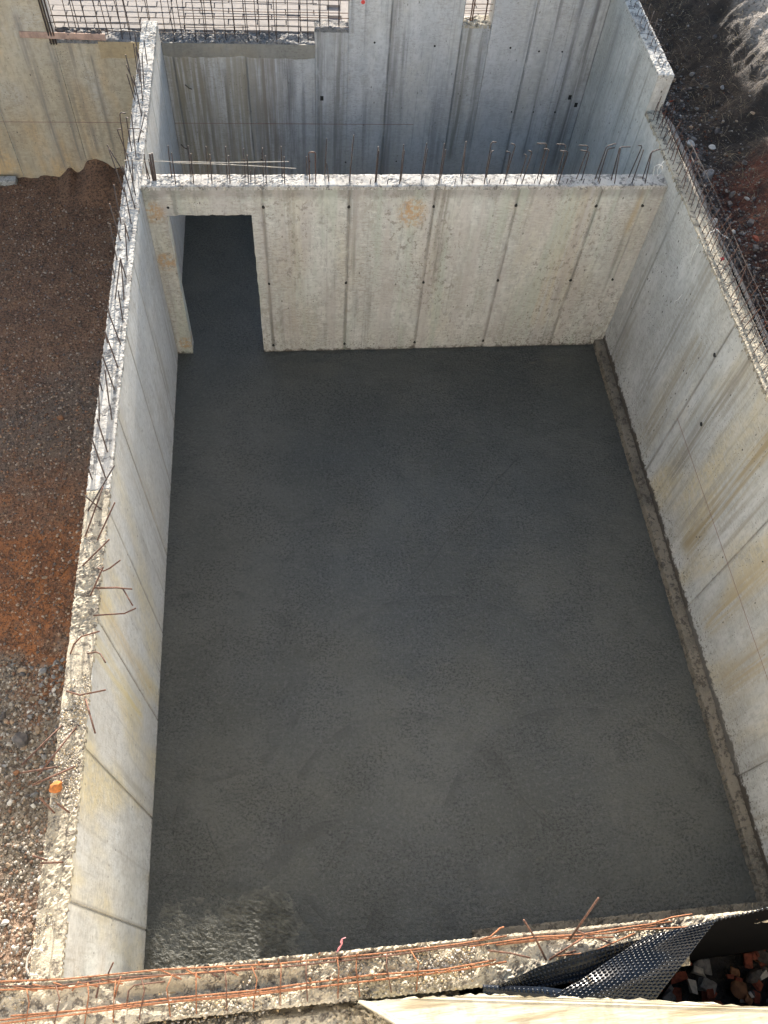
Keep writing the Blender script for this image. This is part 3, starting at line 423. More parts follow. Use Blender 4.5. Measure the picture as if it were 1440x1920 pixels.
# ------------------------------------------------------------------ the setting: ground, floor, terrace, bank
g = boxes('ground', [(-300, 300, -300, 300, -0.9, -0.6)], M['soil']); tag(g, kind='structure')
fx, fy = np.meshgrid(np.linspace(0.0-0.01, W+0.01, 180), np.linspace(-8.98, 4.01, 320))
fz = 0.010*fbm(fx*1.5, fy*1.5, 4)+0.006*fbm(fx*9, fy*9, 3)
fz += 0.012*np.exp(-((fy+0.10*np.abs(np.sin(fx*3.1))-0.0)/0.05)**2)*(fx > 1.45)*(fy < 0.0)
floor = gridmesh('pit_floor', fx, fy, fz, M['floor'], smooth=True); tag(floor, kind='structure')
# rough slab corner by the parapet; paler colour boosts the doorway sun patch
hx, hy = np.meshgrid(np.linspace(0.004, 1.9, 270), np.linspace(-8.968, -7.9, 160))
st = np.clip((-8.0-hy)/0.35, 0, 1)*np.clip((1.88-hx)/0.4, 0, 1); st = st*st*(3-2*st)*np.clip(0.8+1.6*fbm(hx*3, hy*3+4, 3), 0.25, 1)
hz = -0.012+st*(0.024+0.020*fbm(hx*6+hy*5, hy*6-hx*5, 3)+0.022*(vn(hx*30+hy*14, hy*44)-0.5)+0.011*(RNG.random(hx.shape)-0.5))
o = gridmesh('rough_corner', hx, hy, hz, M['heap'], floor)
# left ground
sx, sy = np.meshgrid(np.concatenate([np.linspace(-14, -4.2, 20), np.linspace(-4, -T+0.01, 130)]), np.linspace(-12, 4.0, 420))
sz = 0.36+0.10*fbm(sx*0.8, sy*0.8, 3)+0.06*fbm(sx*4, sy*4, 4)+0.018*fbm(sx*17, sy*17, 3)+np.where(sy > 3.2, (sy-3.2)*0.55*np.clip((sx+2.9)/0.5, 0, 1)*np.clip(vn(sx*2.6+3, sy*0)-0.25+0.3*vn(sx*9, sy*0), 0, 1), 0)
def soil_z(x, y): return 0.36+0.10*fbm(x*0.8, y*0.8, 3)+0.06*fbm(x*4, y*4, 4)+0.018*fbm(x*17, y*17, 3)
earth = gridmesh('earth', sx, sy, sz, M['soil'], smooth=True); tag(earth, kind='structure')

# rocks: a handful of shared lumpy meshes
def rock_mesh(name, seed, mat, squash=0.7, sub=1, blocky=False):
    r = random.Random(seed); bm = bmesh.new()
    if blocky:
        bmesh.ops.create_cube(bm, size=1.6)
        for v in bm.verts: v.co += Vector((r.uniform(-.3, .3), r.uniform(-.3, .3), r.uniform(-.25, .25)))
        bmesh.ops.bevel(bm, geom=list(bm.edges), offset=0.07, segments=1, affect='EDGES')
        for v in bm.verts: v.co.y *= 0.62; v.co.z *= 0.5
    else:
        bmesh.ops.create_icosphere(bm, subdivisions=sub+0, radius=1.0)
        k = Vector((r.uniform(.75, 1.25), r.uniform(.6, 1.0), squash*r.uniform(.75, 1.1)))
        planes = [(Vector((r.gauss(0, 1), r.gauss(0, 1), r.gauss(0, 1))).normalized(), r.uniform(.55, .85)) for _ in range(6)]
        for v in bm.verts:
            for nrm, dd in planes:
                q = v.co.dot(nrm)
                if q > dd: v.co -= nrm*(q-dd)
            v.co = Vector((v.co.x*k.x, v.co.y*k.y, v.co.z*k.z))*r.uniform(0.93, 1.07)
    me = bpy.data.meshes.new(name); bm.to_mesh(me); bm.free(); me.materials.append(mat)
    return me
def rocks(tagname, mat, n=4, **k): return [rock_mesh(tagname, 100+i*7+hash(mat.name) % 91*0+len(mat.name), mat, **k) for i in range(n)]
RK = {k: rocks('stone', M[k], 4, sub=2) for k in ('stone_grey', 'stone_dark', 'stone_tan', 'stone_pale', 'clay')}
RB = {k: rocks('brick_fragment', M[k], 4, blocky=True) for k in ('brick', 'stone_grey', 'stone_pale', 'stone_dark')}
def put_rock(name, me, p, s, parent):
    o = bpy.data.objects.new(name, me); COL.objects.link(o); o.parent = parent
    o.location = Vector(p)-wl(parent); o.scale = (s, s*random.uniform(.8, 1.2), s*random.uniform(.7, 1.0))
    o.rotation_euler = (random.uniform(-.3, .3), random.uniform(-.3, .3), random.uniform(0, 6.28)); return o
for i in range(170):
    x = random.uniform(-3.2, -0.42); y = random.uniform(-9.0, 0.5) if i < 60 else random.uniform(-9.0, -5.2)
    if y > -4.8 and random.random() < 0.45: y = random.uniform(-5.2, -9)
    s = random.choice((0.022, 0.03, 0.035, 0.045, 0.06)) if y < -5 else random.choice((0.02, 0.028, 0.04))
    kind = random.choice(('stone_grey', 'stone_tan', 'stone_tan', 'stone_pale', 'stone_dark')) if y < -5.2 else random.choice(('clay', 'clay', 'stone_tan', 'stone_dark'))
    z = float(soil_z(np.array(x), np.array(y)))
    put_rock('stone', random.choice(RK[kind]), (x, y, z+s*0.2), s, earth)
for (x, y, s, k) in ((-0.95, -5.55, 0.16, 'clay'), (-0.62, -5.9, 0.11, 'clay'), (-1.5, -6.35, 0.12, 'stone_dark'), (-0.62, -7.05, 0.09, 'stone_tan'), (-1.05, -6.6, 0.06, 'stone_tan'), (-0.85, -6.58, 0.06, 'stone_pale'), (-0.9, -1.75, 0.07, 'clay'), (-1.6, -1.55, 0.06, 'clay'), (-0.75, -7.3, 0.075, 'clay'), (-1.2, -5.75, 0.05, 'stone_pale'), (-1.35, -5.5, 0.06, 'stone_grey'))+tuple((random.uniform(-2.0, -0.9) if i % 3 else random.uniform(-1.3, -.5), random.uniform(-7.0, -5.25), random.uniform(.02, .05), random.choice(('stone_grey', 'stone_grey', 'stone_pale', 'stone_tan', 'stone_dark', 'clay'))) for i in range(85)):
    put_rock('stone', random.choice(RK[k]), (x, y, float(soil_z(np.array(x), np.array(y)))+s*0.1), s, earth)

def gravel(name, pts, sizes, cols, parent, mat=None):
    n = len(pts)
    base = np.array([(1, 0, 0), (-.9, .2, 0), (0, 1, 0.1), (.1, -1, 0), (0.15, 0.1, .8), (0, 0, -.7)])
    fc = np.array([(0, 2, 4), (2, 1, 4), (1, 3, 4), (3, 0, 4), (2, 0, 5), (1, 2, 5), (3, 1, 5), (0, 3, 5)])
    V = base[None]*(1+0.5*(RNG.random((n, 6, 1))-0.5))+0.35*(RNG.random((n, 6, 3))-0.5)
    t = RNG.random(n)*6.283; c, s_ = np.cos(t)[:, None], np.sin(t)[:, None]
    V = np.stack([V[..., 0]*c-V[..., 1]*s_, V[..., 0]*s_+V[..., 1]*c, V[..., 2]], -1)*np.asarray(sizes)[:, None, None]+np.asarray(pts)[:, None]
    F = (fc[None]+(np.arange(n)*6)[:, None, None]).reshape(-1, 3)
    V = V.reshape(-1, 3)-np.array(wl(parent))
    me = bpy.data.meshes.new(name); me.vertices.add(len(V)); me.vertices.foreach_set('co', V.ravel())
    me.loops.add(F.size); me.loops.foreach_set('vertex_index', F.ravel().astype(np.int32))
    me.polygons.add(len(F)); me.polygons.foreach_set('loop_start', np.arange(0, F.size, 3, dtype=np.int32))
    me.update(calc_edges=True); me.validate()
    a = me.color_attributes.new('tint', 'FLOAT_COLOR', 'POINT')
    cc = np.concatenate([np.repeat(np.asarray(cols), 6, 0), np.ones((n*6, 1))], 1); a.data.foreach_set('color', cc.ravel())
    me.materials.append(mat or M['gravel'])
    o = bpy.data.objects.new(name, me); COL.objects.link(o); o.parent = parent; o['kind'] = 'stuff'
    return o
n = 52000
gx = -T-0.02-RNG.random(n)**1.1*3.0; gy = -9.4+RNG.random(n)*13.2
dens = np.where(gy < -5.4+fbm(gx, gy, 2)*2, 1.0, np.where((gy < -0.6) & (gy > -2.4), 0.75, np.where(gy < -0.6, 0.6, 0.42)))
k = RNG.random(n) < dens; gx, gy = gx[k], gy[k]
gz = soil_z(gx, gy)
sz_ = 0.003+0.024*RNG.random(len(gx))**2.6+np.where(gy < -5.4, 0.008*RNG.random(len(gx)), 0)
pal = np.array([(.34, .27, .20), (.27, .23, .19), (.42, .38, .32), (.16, .12, .09), (.22, .13, .085), (.45, .42, .38), (.12, .11, .10)])
pal_r = np.array([(.30, .15, .08), (.24, .15, .09), (.36, .24, .16), (.17, .09, .055), (.42, .33, .25), (.16, .13, .11)])
cl = np.where((gy < -5.4)[:, None], pal[RNG.integers(0, 7, len(gx))], pal_r[RNG.integers(0, 6, len(gx))])
gravel('gravel', np.stack([gx, gy, gz+sz_*0.1], -1), sz_, cl, earth)

# terrace behind the back wall: sunlit pavers seen through the rebar
ter = boxes('terrace', [(-14, 7.44, 4.29, 40, 2.2, 2.86)], M['paver']); tag(ter, kind='structure')
pv = None
for r in range(9):
    y0 = 4.31+r*0.165
    for i in range(-6, 14):
        x0 = -0.35+i*0.47+(0.235 if r % 2 else 0)
        if x0 > 2.9 and not (4.0 < x0 < 6.3): continue
        if pv is None:
            pv = boxes('paver', [(-0.228, 0.228, -0.078, 0.078, 0, 0.05)], M['paver'], None, bev=0.006); o = pv
        else:
            o = pv.copy(); COL.objects.link(o)
        o.parent = ter; o.location = (x0, y0+0.08, 2.84+random.uniform(-.004, .006)); o.rotation_euler = (random.uniform(-.012, .012), random.uniform(-.012, .012), random.uniform(-.01, .01))

# right bank
bx, by = np.meshgrid(np.concatenate([np.linspace(W+0.24, 10.5, 170), np.linspace(10.6, 30, 20)]), np.concatenate([np.linspace(-30, -6.1, 12), np.linspace(-6, 6.5, 320), np.linspace(6.7, 40, 14)]))
def bank_z(x, y):
    foot = 8.12+0.16*np.sin(y*0.9)+0.35*fbm(y*0.6, y*0+2, 2)
    u = np.clip((x-foot)/1.35, 0, 1.6)
    s = np.where(u < 1, u*u*(3-2*u)*0.55+u*0.45, 1+(u-1)*0.12)
    return 2.92+0.10*fbm(x*3, y*3, 3)+1.5*s+0.42*fbm(x*1.9, y*1.9, 4)*np.clip(u*2, 0.2, 1)*np.clip(1.5-u, 0.25, 1)+0.11*fbm(x*8, y*8, 3)-0.3*np.clip((W+0.45-x)/0.2, 0, 1)
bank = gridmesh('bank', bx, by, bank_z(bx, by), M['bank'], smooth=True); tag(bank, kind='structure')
for i in range(290):
    y = random.uniform(-3.2, 3.6); x = W+0.40+abs(random.gauss(0, 0.38)) if i < 255 else random.uniform(8.3, 9.6)
    s = random.choice((0.02, 0.025, 0.03, 0.04, 0.05, 0.065))
    kd = random.choice(('stone_dark', 'stone_dark', 'stone_grey', 'stone_grey', 'stone_tan', 'stone_pale'))
    put_rock('stone', random.choice(RK[kd] if random.random() < 0.7 else RB['stone_dark' if random.random() < .7 else 'brick']), (x, y, float(bank_z(np.array(x), np.array(y)))+s*0.3), s, bank)
for (x, y, s, k) in ((7.98, 1.25, 0.10, 'stone_pale'), (8.05, 0.55, 0.13, 'stone_grey'), (7.72, 0.6, 0.10, 'stone_grey'), (8.0, 1.0, 0.10, 'stone_dark'), (7.85, -0.4, 0.09, 'stone_pale'), (7.75, -1.0, 0.08, 'stone_pale')):
    put_rock('stone', random.choice(RK[k]), (x, y, float(bank_z(np.array(x), np.array(y)))+s*0.3), s, bank)
n = 26000
rx = W+0.3+np.abs(RNG.normal(0, 0.48, n)); ry = -6+RNG.random(n)*10.5
rs = 0.004+0.024*RNG.random(n)**3
palb = np.array([(.10, .09, .085), (.16, .15, .14), (.07, .06, .055), (.28, .26, .24), (.13, .055, .03), (.20, .16, .12)])
gravel('rubble', np.stack([rx, ry, bank_z(rx, ry)+rs*.2], -1), rs, palb[RNG.integers(0, 6, n)], bank)
# dry grass and roots hanging on the bank
def straws(name, n, parent):
    V = []; F = []; Cc = []
    for i in range(n):
        x = random.uniform(8.3, 10.2); y = random.uniform(-3.5, 5.0)
        z = float(bank_z(np.array(x), np.array(y))); l = random.uniform(0.08, 0.34); t = random.uniform(0, 6.28)
        dx, dy = math.cos(t), math.sin(t); wv = 0.0028; col = random.choice(((.36, .29, .18), (.26, .20, .12), (.20, .15, .10), (.14, .11, .07)))
        px, py = -dy*wv, dx*wv; k0 = len(V)
        for u in (0, .35, .7, 1):
            h = l*(0.75*u-0.55*u*u); f = l*u*0.9
            V.append((x+dx*f+px*(1-u*.7), y+dy*f+py*(1-u*.7), z+h+.01)); V.append((x+dx*f-px*(1-u*.7), y+dy*f-py*(1-u*.7), z+h+.01)); Cc += [col, col]
        for u in range(3): F.append((k0+2*u, k0+2*u+1, k0+2*u+3, k0+2*u+2))
    o = mesh(name, V, F, M['straw'], parent); o['kind'] = 'stuff'
    a = o.data.color_attributes.new('tint', 'FLOAT_COLOR', 'POINT'); a.data.foreach_set('color', np.concatenate([np.array(Cc), np.ones((len(Cc), 1))], 1).ravel())
straws('dry_grass', 2600, bank)

# ------------------------------------------------------------------ cross wall with the doorway
cw = empty('cross_wall', (3.6, 0.12, 0), 'pale concrete cross wall with doorway at its left end and row of starter bars', 'wall')
d1, d2, hd = 0.255, 1.40, 2.73
Y0, Y1 = 0.014, 0.25
boxes('body', [(-0.005, d1-0.010, Y0, Y1, -0.1, hd+0.008), (d2+0.010, W+0.005, Y0, Y1, -0.1, hd+0.008), (-0.005, W+0.005, Y0, Y1, hd+0.0085, HB)], M['cross'], cw)
# the print round the doorway is one U-shaped pour
U = [(0.0, -0.05), (d1, -0.05), (d1, hd), (d2, hd), (d2, -0.05), (1.548, -0.05), (1.548, HB+0.012), (0.0, HB+0.012)]
U2 = []
for k in range(len(U)):                                   # chipped arrises round the opening
    (xa, za), (xb, zb) = U[k], U[(k+1) % len(U)]; m_ = 26 if k in (1, 2, 3) else 1
    for q in range(m_):
        f = q/m_; ch = (random.uniform(-.004, .007)+(random.uniform(.008, .02) if random.random() < .10 else 0)) if (m_ > 1 and q) else 0
        U2.append((xa+(xb-xa)*f+(-ch if k == 1 else ch if k == 3 else 0), za+(zb-za)*f+(ch if k == 2 else 0)))
nU = len(U2)
V = [(x, 0.0, z) for x, z in U2]+[(x, Y0-0.0005, z) for x, z in U2]
F = [tuple(range(nU))]+[((i+1) % nU, i, nU+i, nU+(i+1) % nU) for i in range(nU)]
o = mesh('door_surround', V, F, M['cross'], cw)
js = [1.562, 2.735, 3.912, 5.083, 6.255, 6.925, W]
for a, b in zip(js[:-1], js[1:]):
    panel(cw, M['cross'], (a+0.010, b-(0.010 if b < W else 0), 0.0, Y0-0.0005, -0.05, HB+0.012), '-y')
for x in js[:-1]:
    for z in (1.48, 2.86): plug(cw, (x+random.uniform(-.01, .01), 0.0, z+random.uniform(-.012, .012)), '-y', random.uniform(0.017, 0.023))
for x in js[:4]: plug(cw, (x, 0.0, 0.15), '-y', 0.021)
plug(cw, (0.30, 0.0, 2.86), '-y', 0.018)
rough_top('broken_top', 0.0, W, 0.0, 0.25, 3.19, M['top'], cw, 0.014, 0.006)
for r in D['cross']: bar('starter_bar', r[1:], r[0]*1.25, M['bar_dark'] if len(r) < 6 else M['bar_brown'], cw)
for r in D['cb']: bar('tie_bar', r[1:], 0.005, M['bar_pale'], cw)

# ------------------------------------------------------------------ left wall
lw = empty('left_wall', (-0.11, -2.5, 0), 'long left concrete wall with crumbly sunlit top and bent rebar', 'wall')
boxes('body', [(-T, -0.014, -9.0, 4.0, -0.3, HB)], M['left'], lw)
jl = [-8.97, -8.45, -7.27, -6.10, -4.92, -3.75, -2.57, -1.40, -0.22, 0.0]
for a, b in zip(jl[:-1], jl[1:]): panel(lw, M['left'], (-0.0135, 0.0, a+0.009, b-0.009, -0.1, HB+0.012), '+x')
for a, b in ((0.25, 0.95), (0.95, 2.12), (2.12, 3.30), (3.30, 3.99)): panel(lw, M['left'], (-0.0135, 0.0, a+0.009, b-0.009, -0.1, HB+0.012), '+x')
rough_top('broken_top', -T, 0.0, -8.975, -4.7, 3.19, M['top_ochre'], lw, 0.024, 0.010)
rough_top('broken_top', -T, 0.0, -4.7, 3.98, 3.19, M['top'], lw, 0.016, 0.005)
for r in D['left']:
    ym = r[1][1]
    bar('starter_bar', r[1:], r[0]*1.4, M['bar_brown'] if r[0] > .01 else (M['bar_dark'] if ym > -5 else M['bar_brown']), lw)
bar('bar_loop', D['loop'], 0.008, M['bar_pale'], lw)

# ------------------------------------------------------------------ right wall
rw = empty('right_wall', (W+0.12, -2.5, 0), 'right concrete wall with yellow water stains and rebar mesh along its top', 'wall')
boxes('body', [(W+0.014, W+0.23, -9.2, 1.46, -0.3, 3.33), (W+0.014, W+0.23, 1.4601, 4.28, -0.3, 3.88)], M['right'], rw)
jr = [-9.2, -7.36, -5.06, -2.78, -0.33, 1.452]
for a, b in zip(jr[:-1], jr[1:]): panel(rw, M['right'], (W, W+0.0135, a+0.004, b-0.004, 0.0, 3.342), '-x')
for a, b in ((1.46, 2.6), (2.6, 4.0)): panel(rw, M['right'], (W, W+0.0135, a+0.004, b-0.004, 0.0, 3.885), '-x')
rough_top('broken_top', W, W+0.235, -9.2, 1.455, 3.375, M['top_ochre'], rw, 0.016, 0.005, res=0.02)
rough_top('upper_top', W, W+0.235, 1.455, 4.25, 3.905, M['top'], rw, 0.012, 0.006, res=0.02)
rough_top('footing', W-0.145, W, -8.97, 0.0, 0.135, M['footing'], rw, 0.014, 0.006, skirt=0.16, edge=0.008)
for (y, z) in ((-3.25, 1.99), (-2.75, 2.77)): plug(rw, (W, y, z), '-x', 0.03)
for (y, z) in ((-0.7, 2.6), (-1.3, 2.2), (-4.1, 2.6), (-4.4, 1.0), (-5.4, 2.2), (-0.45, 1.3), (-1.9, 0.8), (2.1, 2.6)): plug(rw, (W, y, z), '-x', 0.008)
boxes('chalk_line', [(W-0.0015, W+0.002, -8.9, -0.33, 1.497, 1.503)], M['chalk'], rw)
y = -6.5; i = 0
while y < 1.3:
    for xx in (W+0.055, W+0.185):
        h = random.uniform(0.22, 0.40); lx = random.uniform(-.05, .05)
        bar('starter_bar', [(xx, y, 3.30), (xx+lx*.3, y, 3.45), (xx+lx, y+random.uniform(-.05, .05), 3.38+h)], 0.005, M['bar_brown'] if random.random() < .6 else M['bar_dark'], rw)
    y += 0.13+random.uniform(-.02, .02); i += 1
for xx, zz in ((W+0.195, 3.50), (W+0.215, 3.58), (W+0.23, 3.66), (W+0.06, 3.56)):
    bar('distribution_bar', [(xx+random.uniform(-.015, .015), -6.6+k*1.15, zz+random.uniform(-.02, .02)) for k in range(7)], 0.0045, M['bar_dark'], rw)
y = 1.6
while y < 4.0:
    x0 = W+0.08
    bar('starter_bar', [(x0, y, 3.88), (x0, y, 4.0), (x0+0.03, y, 4.03), (x0+0.10, y, 4.02), (x0+0.13, y, 3.98)], 0.005, M['bar_dark'], rw)
    if random.random() < .5: bar('starter_bar', [(x0+.08, y+.06, 3.85), (x0+.09, y+.06, 4.15)], 0.005, M['bar_dark'], rw)
    y += 0.2
for k in range(7):
    yy = 0.55+k*0.13; bar('starter_bar', [(W+0.06+random.uniform(0, .1), yy, 3.3), (W+0.08+random.uniform(-.06, .06), yy+random.uniform(-.08, .08), 3.55)], 0.0055, M['bar_dark'], rw)

# ------------------------------------------------------------------ back wall: low sill with rebar curtain, tall right part with a slot, tall left part
bw = empty('back_wall', (3.0, 4.14, 0), 'tall stained concrete back wall with rebar curtain over its broken sill', 'wall')
BY = 4.0; E0 = BY+0.014; E1 = BY+0.28
sx0, sx1 = -1.66, 2.995
boxes('body', [(-9, sx0, E0, E1, -0.3, 3.7), (sx0, sx1, E0, E1, -0.3, 2.83), (2.45, sx1, E0, E1, 2.8301, 3.08),
               (sx1, 4.84, E0, E1, -0.3, 4.0), (4.84, 5.31, E0, E1, -0.3, 3.2), (4.84, 5.31, E0, E1, 3.85, 4.0), (5.31, 5.7, E0, E1, -0.3, 4.0), (5.7, W+0.23, E0, E1, -0.3, 4.35)], M['back'], bw)  # right end raised out of view to shade the cross wall top
for a, b in ((-9, -5.2), (-5.2, -4.0), (-4.0, -2.85), (-2.85, sx0)): panel(bw, M['back_warm'], (a+.004, b-.004, BY, E0-.0005, 0, 3.7), '-y')
panel(bw, M['back_warm'], (sx0, -T-0.001, BY, E0-.0005, 0, 2.845), '-y')
for a, b in ((0.0, 0.15), (0.15, 1.32), (1.32, 2.45)): panel(bw, M['back'], (a+.004, b-.004, BY, E0-.0005, 0, 2.845), '-y')
panel(bw, M['back'], (2.454, sx1, BY, E0-.0005, 0, 3.09), '-y')
panel(bw, M['back'], (sx1+.0035, 3.67, BY, E0-.0005, 0, 4.0), '-y'); panel(bw, M['back'], (3.678, 4.836, BY, E0-.0005, 0, 4.0), '-y')
panel(bw, M['back'], (4.844, 5.306, BY, E0-.0005, 0, 3.2), '-y')
for a, b in ((5.314, 6.0), (6.0, 6.62), (6.62, W)): panel(bw, M['back'], (a+.004, b-.004, BY, E0-.0005, 0, 4.0 if a < 5.5 else 4.35), '-y')
def ragged_band(x0, x1, z0, z1, mat, parent):
    n = int((x1-x0)/0.04); V = []; F = []
    for i in range(n+1):
        x = x0+(x1-x0)*i/n; zb = z0+0.05*float(fbm(np.array(x*4.0), np.array(z0*3), 4))*2
        V += [(x, BY-0.016, zb), (x, BY-0.016, z1), (x, E0, z1), (x, E0, zb)]
    for i in range(n):
        for k in range(4): F.append((i*4+k, (i+1)*4+k, (i+1)*4+(k+1) % 4, i*4+(k+1) % 4))
    F += [(0, 1, 2, 3), (n*4+3, n*4+2, n*4+1, n*4)]
    return mesh('late_pour_band', V, F, mat, parent)
ragged_band(0.0, 2.445, 2.63, 2.85, M['band'], bw); ragged_band(-0.98, -T-0.002, 2.60, 2.85, M['band_warm'], bw)
rough_top('broken_sill', sx0, 2.45, BY-0.01, E1, 2.875, M['sill'], bw, 0.07, 0.03, res=0.025)
rough_top('broken_sill', 2.45, sx1, BY-0.005, E1, 3.11, M['sill'], bw, 0.05, 0.025, res=0.025)
rough_top('broken_sill', 4.84, 5.31, BY-0.004, E1, 3.215, M['top_ochre'], bw, 0.05, 0.03, res=0.02)
x = sx0+0.05
while x < sx1-0.03:
    for yy in (BY+0.05, BY+0.22):
        if random.random() < 0.88:
            xx = x+random.uniform(-.035, .035); le = random.uniform(-.05, .05)
            bar('curtain_bar', [(xx, yy, 2.75), (xx+le*.4, yy, 3.3), (xx+le, yy+random.uniform(-.03, .03), 4.3)], 0.007, M['bar_dark'], bw)
    x += 0.165
for kk in range(9):
    for yy in (BY+0.035, BY+0.235):
        if random.random() < 0.9:
            z = 2.98+kk*0.13+random.uniform(-.02, .02); xa = sx0-0.02+random.choice((0, 0, 0, 0.6, 2.0)); xb = sx1-random.choice((0, 0, 0.5, 1.6))
            if xb-xa > .5: bar('curtain_bar', [(xa, yy, z), ((xa+xb)/2, yy, z+random.uniform(-.02, .02)), (xb, yy, z+random.uniform(-.02, .02))], 0.006, M['bar_brown'] if kk % 3 == 2 else M['bar_dark'], bw)
for xx in (4.98, 5.01, 5.22): bar('slot_bar', [(xx, BY+0.13, 3.15), (xx, BY+0.13, 4.0)], 0.011, M['bar_brown'], bw)
for zz in (3.36, 3.46, 3.55): bar('slot_bar', [(4.83, BY+0.12, zz), (5.32, BY+0.12, zz+.01)], 0.005, M['bar_brown'], bw)
for xx in (-1.70, -1.66, -1.62): bar('curtain_bar', [(xx, BY-0.02, 2.8), (xx-.01, BY-0.02, 4.6)], 0.012, M['bar_dark'], bw)
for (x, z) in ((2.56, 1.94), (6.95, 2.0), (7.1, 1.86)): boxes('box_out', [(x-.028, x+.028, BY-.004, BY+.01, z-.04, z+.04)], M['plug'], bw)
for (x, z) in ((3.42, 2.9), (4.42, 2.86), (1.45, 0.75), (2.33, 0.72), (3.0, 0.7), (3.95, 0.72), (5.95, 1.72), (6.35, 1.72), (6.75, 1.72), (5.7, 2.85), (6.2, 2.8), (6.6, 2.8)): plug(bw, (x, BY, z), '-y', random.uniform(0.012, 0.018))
boxes('chalk_line', [(-8, -T-.001, BY-.002, BY+.002, 1.463, 1.470), (0.001, 4.2, BY-.002, BY+.002, 1.458, 1.466)], M['chalk'], bw)
V = [(3.205+0.032*math.cos(t*0.524), BY-0.004, 3.52+0.032*math.sin(t*0.524)) for t in range(12)]
mesh('paint_dot', V+[(3.205+0.032*math.cos(t*0.524), BY+0.003, 3.52+0.032*math.sin(t*0.524)) for t in range(12)], [tuple(range(12))]+[(t, (t+1) % 12, 12+(t+1) % 12, 12+t) for t in range(12)], M['red_paint'], bw)
for i in range(9):
    s = random.uniform(0.035, 0.075); put_rock('lump', random.choice(RK['stone_dark']), (-1.55+i*0.085+random.uniform(-.03, .03), BY+random.uniform(.02, .15), 2.93+s*.4), s, bw)
for (x, z, l) in ((0.28, 2.15, .12), (0.05, 1.05, .15)): bar('stray_bar', [(x, BY, z), (x+.06, BY-.12, z+.02), (x+.12, BY-.2, z+.05)], 0.007, M['bar_dark'], bw)

# ------------------------------------------------------------------ parapet (near) wall
nw = empty('parapet_wall', (2.0, -9.1, 0), 'near crumbling concrete wall covered with orange rusty rebar', 'wall')
NY = -8.97
boxes('body', [(-4, 4.75, -9.24, NY-0.014, -0.3, 3.10), (4.75, W+0.23, -9.05, NY-0.014, -0.3, 3.12)], M['band_warm'], nw)
boxes('inner_skin', [(-4, W, NY-0.0135, NY, -0.2, 3.16)], M['cross'], nw)
def groove(X, Y):
    g = np.clip(1-np.abs((Y+9.13)/0.075), 0, 1)**0.6
    k = np.clip((X-0.3)/0.25, 0, 1)*np.clip((1.9-X)/0.4, 0, 1)+0.35*np.clip(0.3-X, 0, 1)
    lip = 0.02*np.exp(-((Y-NY)/0.025)**2)
    return -0.075*g*k+lip+0.03*fbm(X*7, Y*7, 3)*(Y < -9.02)*1.5
rough_top('broken_top', -4, 4.75, -9.30, NY, 3.19, M['top_ochre'], nw, 0.03, 0.016, res=0.014, skirt=0.1, shape=groove)
rough_top('broken_top', 4.75, W+0.2, -9.06, NY, 3.18, M['top_ochre'], nw, 0.012, 0.006, res=0.02, skirt=0.1)
def low(X, Y): return -0.09*np.clip((Y+9.36)/0.05, 0, 1)+0.05*fbm(X*6, Y*6, 3)
boxes('outer_body', [(-4, 2.95, -9.97, -9.301, -0.3, 2.98)], M['band_warm'], nw)
rough_top('outer_ledge', -4, 2.95, -9.97, -9.301, 3.10, M['top_ochre'], nw, 0.04, 0.028, res=0.016, skirt=0.14, shape=low)
rough_top('footing', 3.62, W-0.146, NY+0.002, -8.765, 0.135, M['footing'], nw, 0.02, 0.010, skirt=0.16, edge=0.008)
for r in D['near']: bar('rebar', r[1:], r[0]*1.05, M['bar_rust'] if random.random() < .82 else M['bar_brown'], nw)
for k in range(40):
    x = -1.2+k*0.1+random.uniform(-.02, .02); bar('stirrup', [(x, -9.02, 3.17), (x+random.uniform(-.02, .02), -9.015, 3.225), (x+random.uniform(-.03, .03), -9.10, 3.235), (x, -9.27, 3.215), (x, -9.30, 3.12)], 0.0045, M['bar_rust'] if k % 3 else M['bar_brown'], nw) if k % 2 == 0 else None

def aggregate(parent, x0, x1, y0, y1, z, n, smin, smax):
    ax = x0+RNG.random(n)*(x1-x0); ay = y0+RNG.random(n)*(y1-y0)
    k = fbm(ax*2+3, ay*2, 3)+0.05 > RNG.random(n)*0.25-0.05; ax, ay = ax[k], ay[k]; m_ = len(ax)
    s_ = smin+(smax-smin)*RNG.random(m_)**2
    pl = np.array([(.52, .48, .40), (.44, .39, .31), (.60, .57, .52), (.30, .26, .21), (.46, .36, .22)])
    return gravel('aggregate', np.stack([ax, ay, np.full(m_, z)+0.012*(RNG.random(m_)-.5)], -1), s_, pl[RNG.integers(0, 5, m_)], parent)
aggregate(nw, -1.5, 4.75, -9.29, -9.02, 3.185, 9000, 0.005, 0.015)
aggregate(nw, -1.5, 2.9, -9.6, -9.31, 3.06, 7000, 0.005, 0.016)
aggregate(lw, -T+.01, -0.01, -8.9, -4.6, 3.195, 7000, 0.004, 0.011)
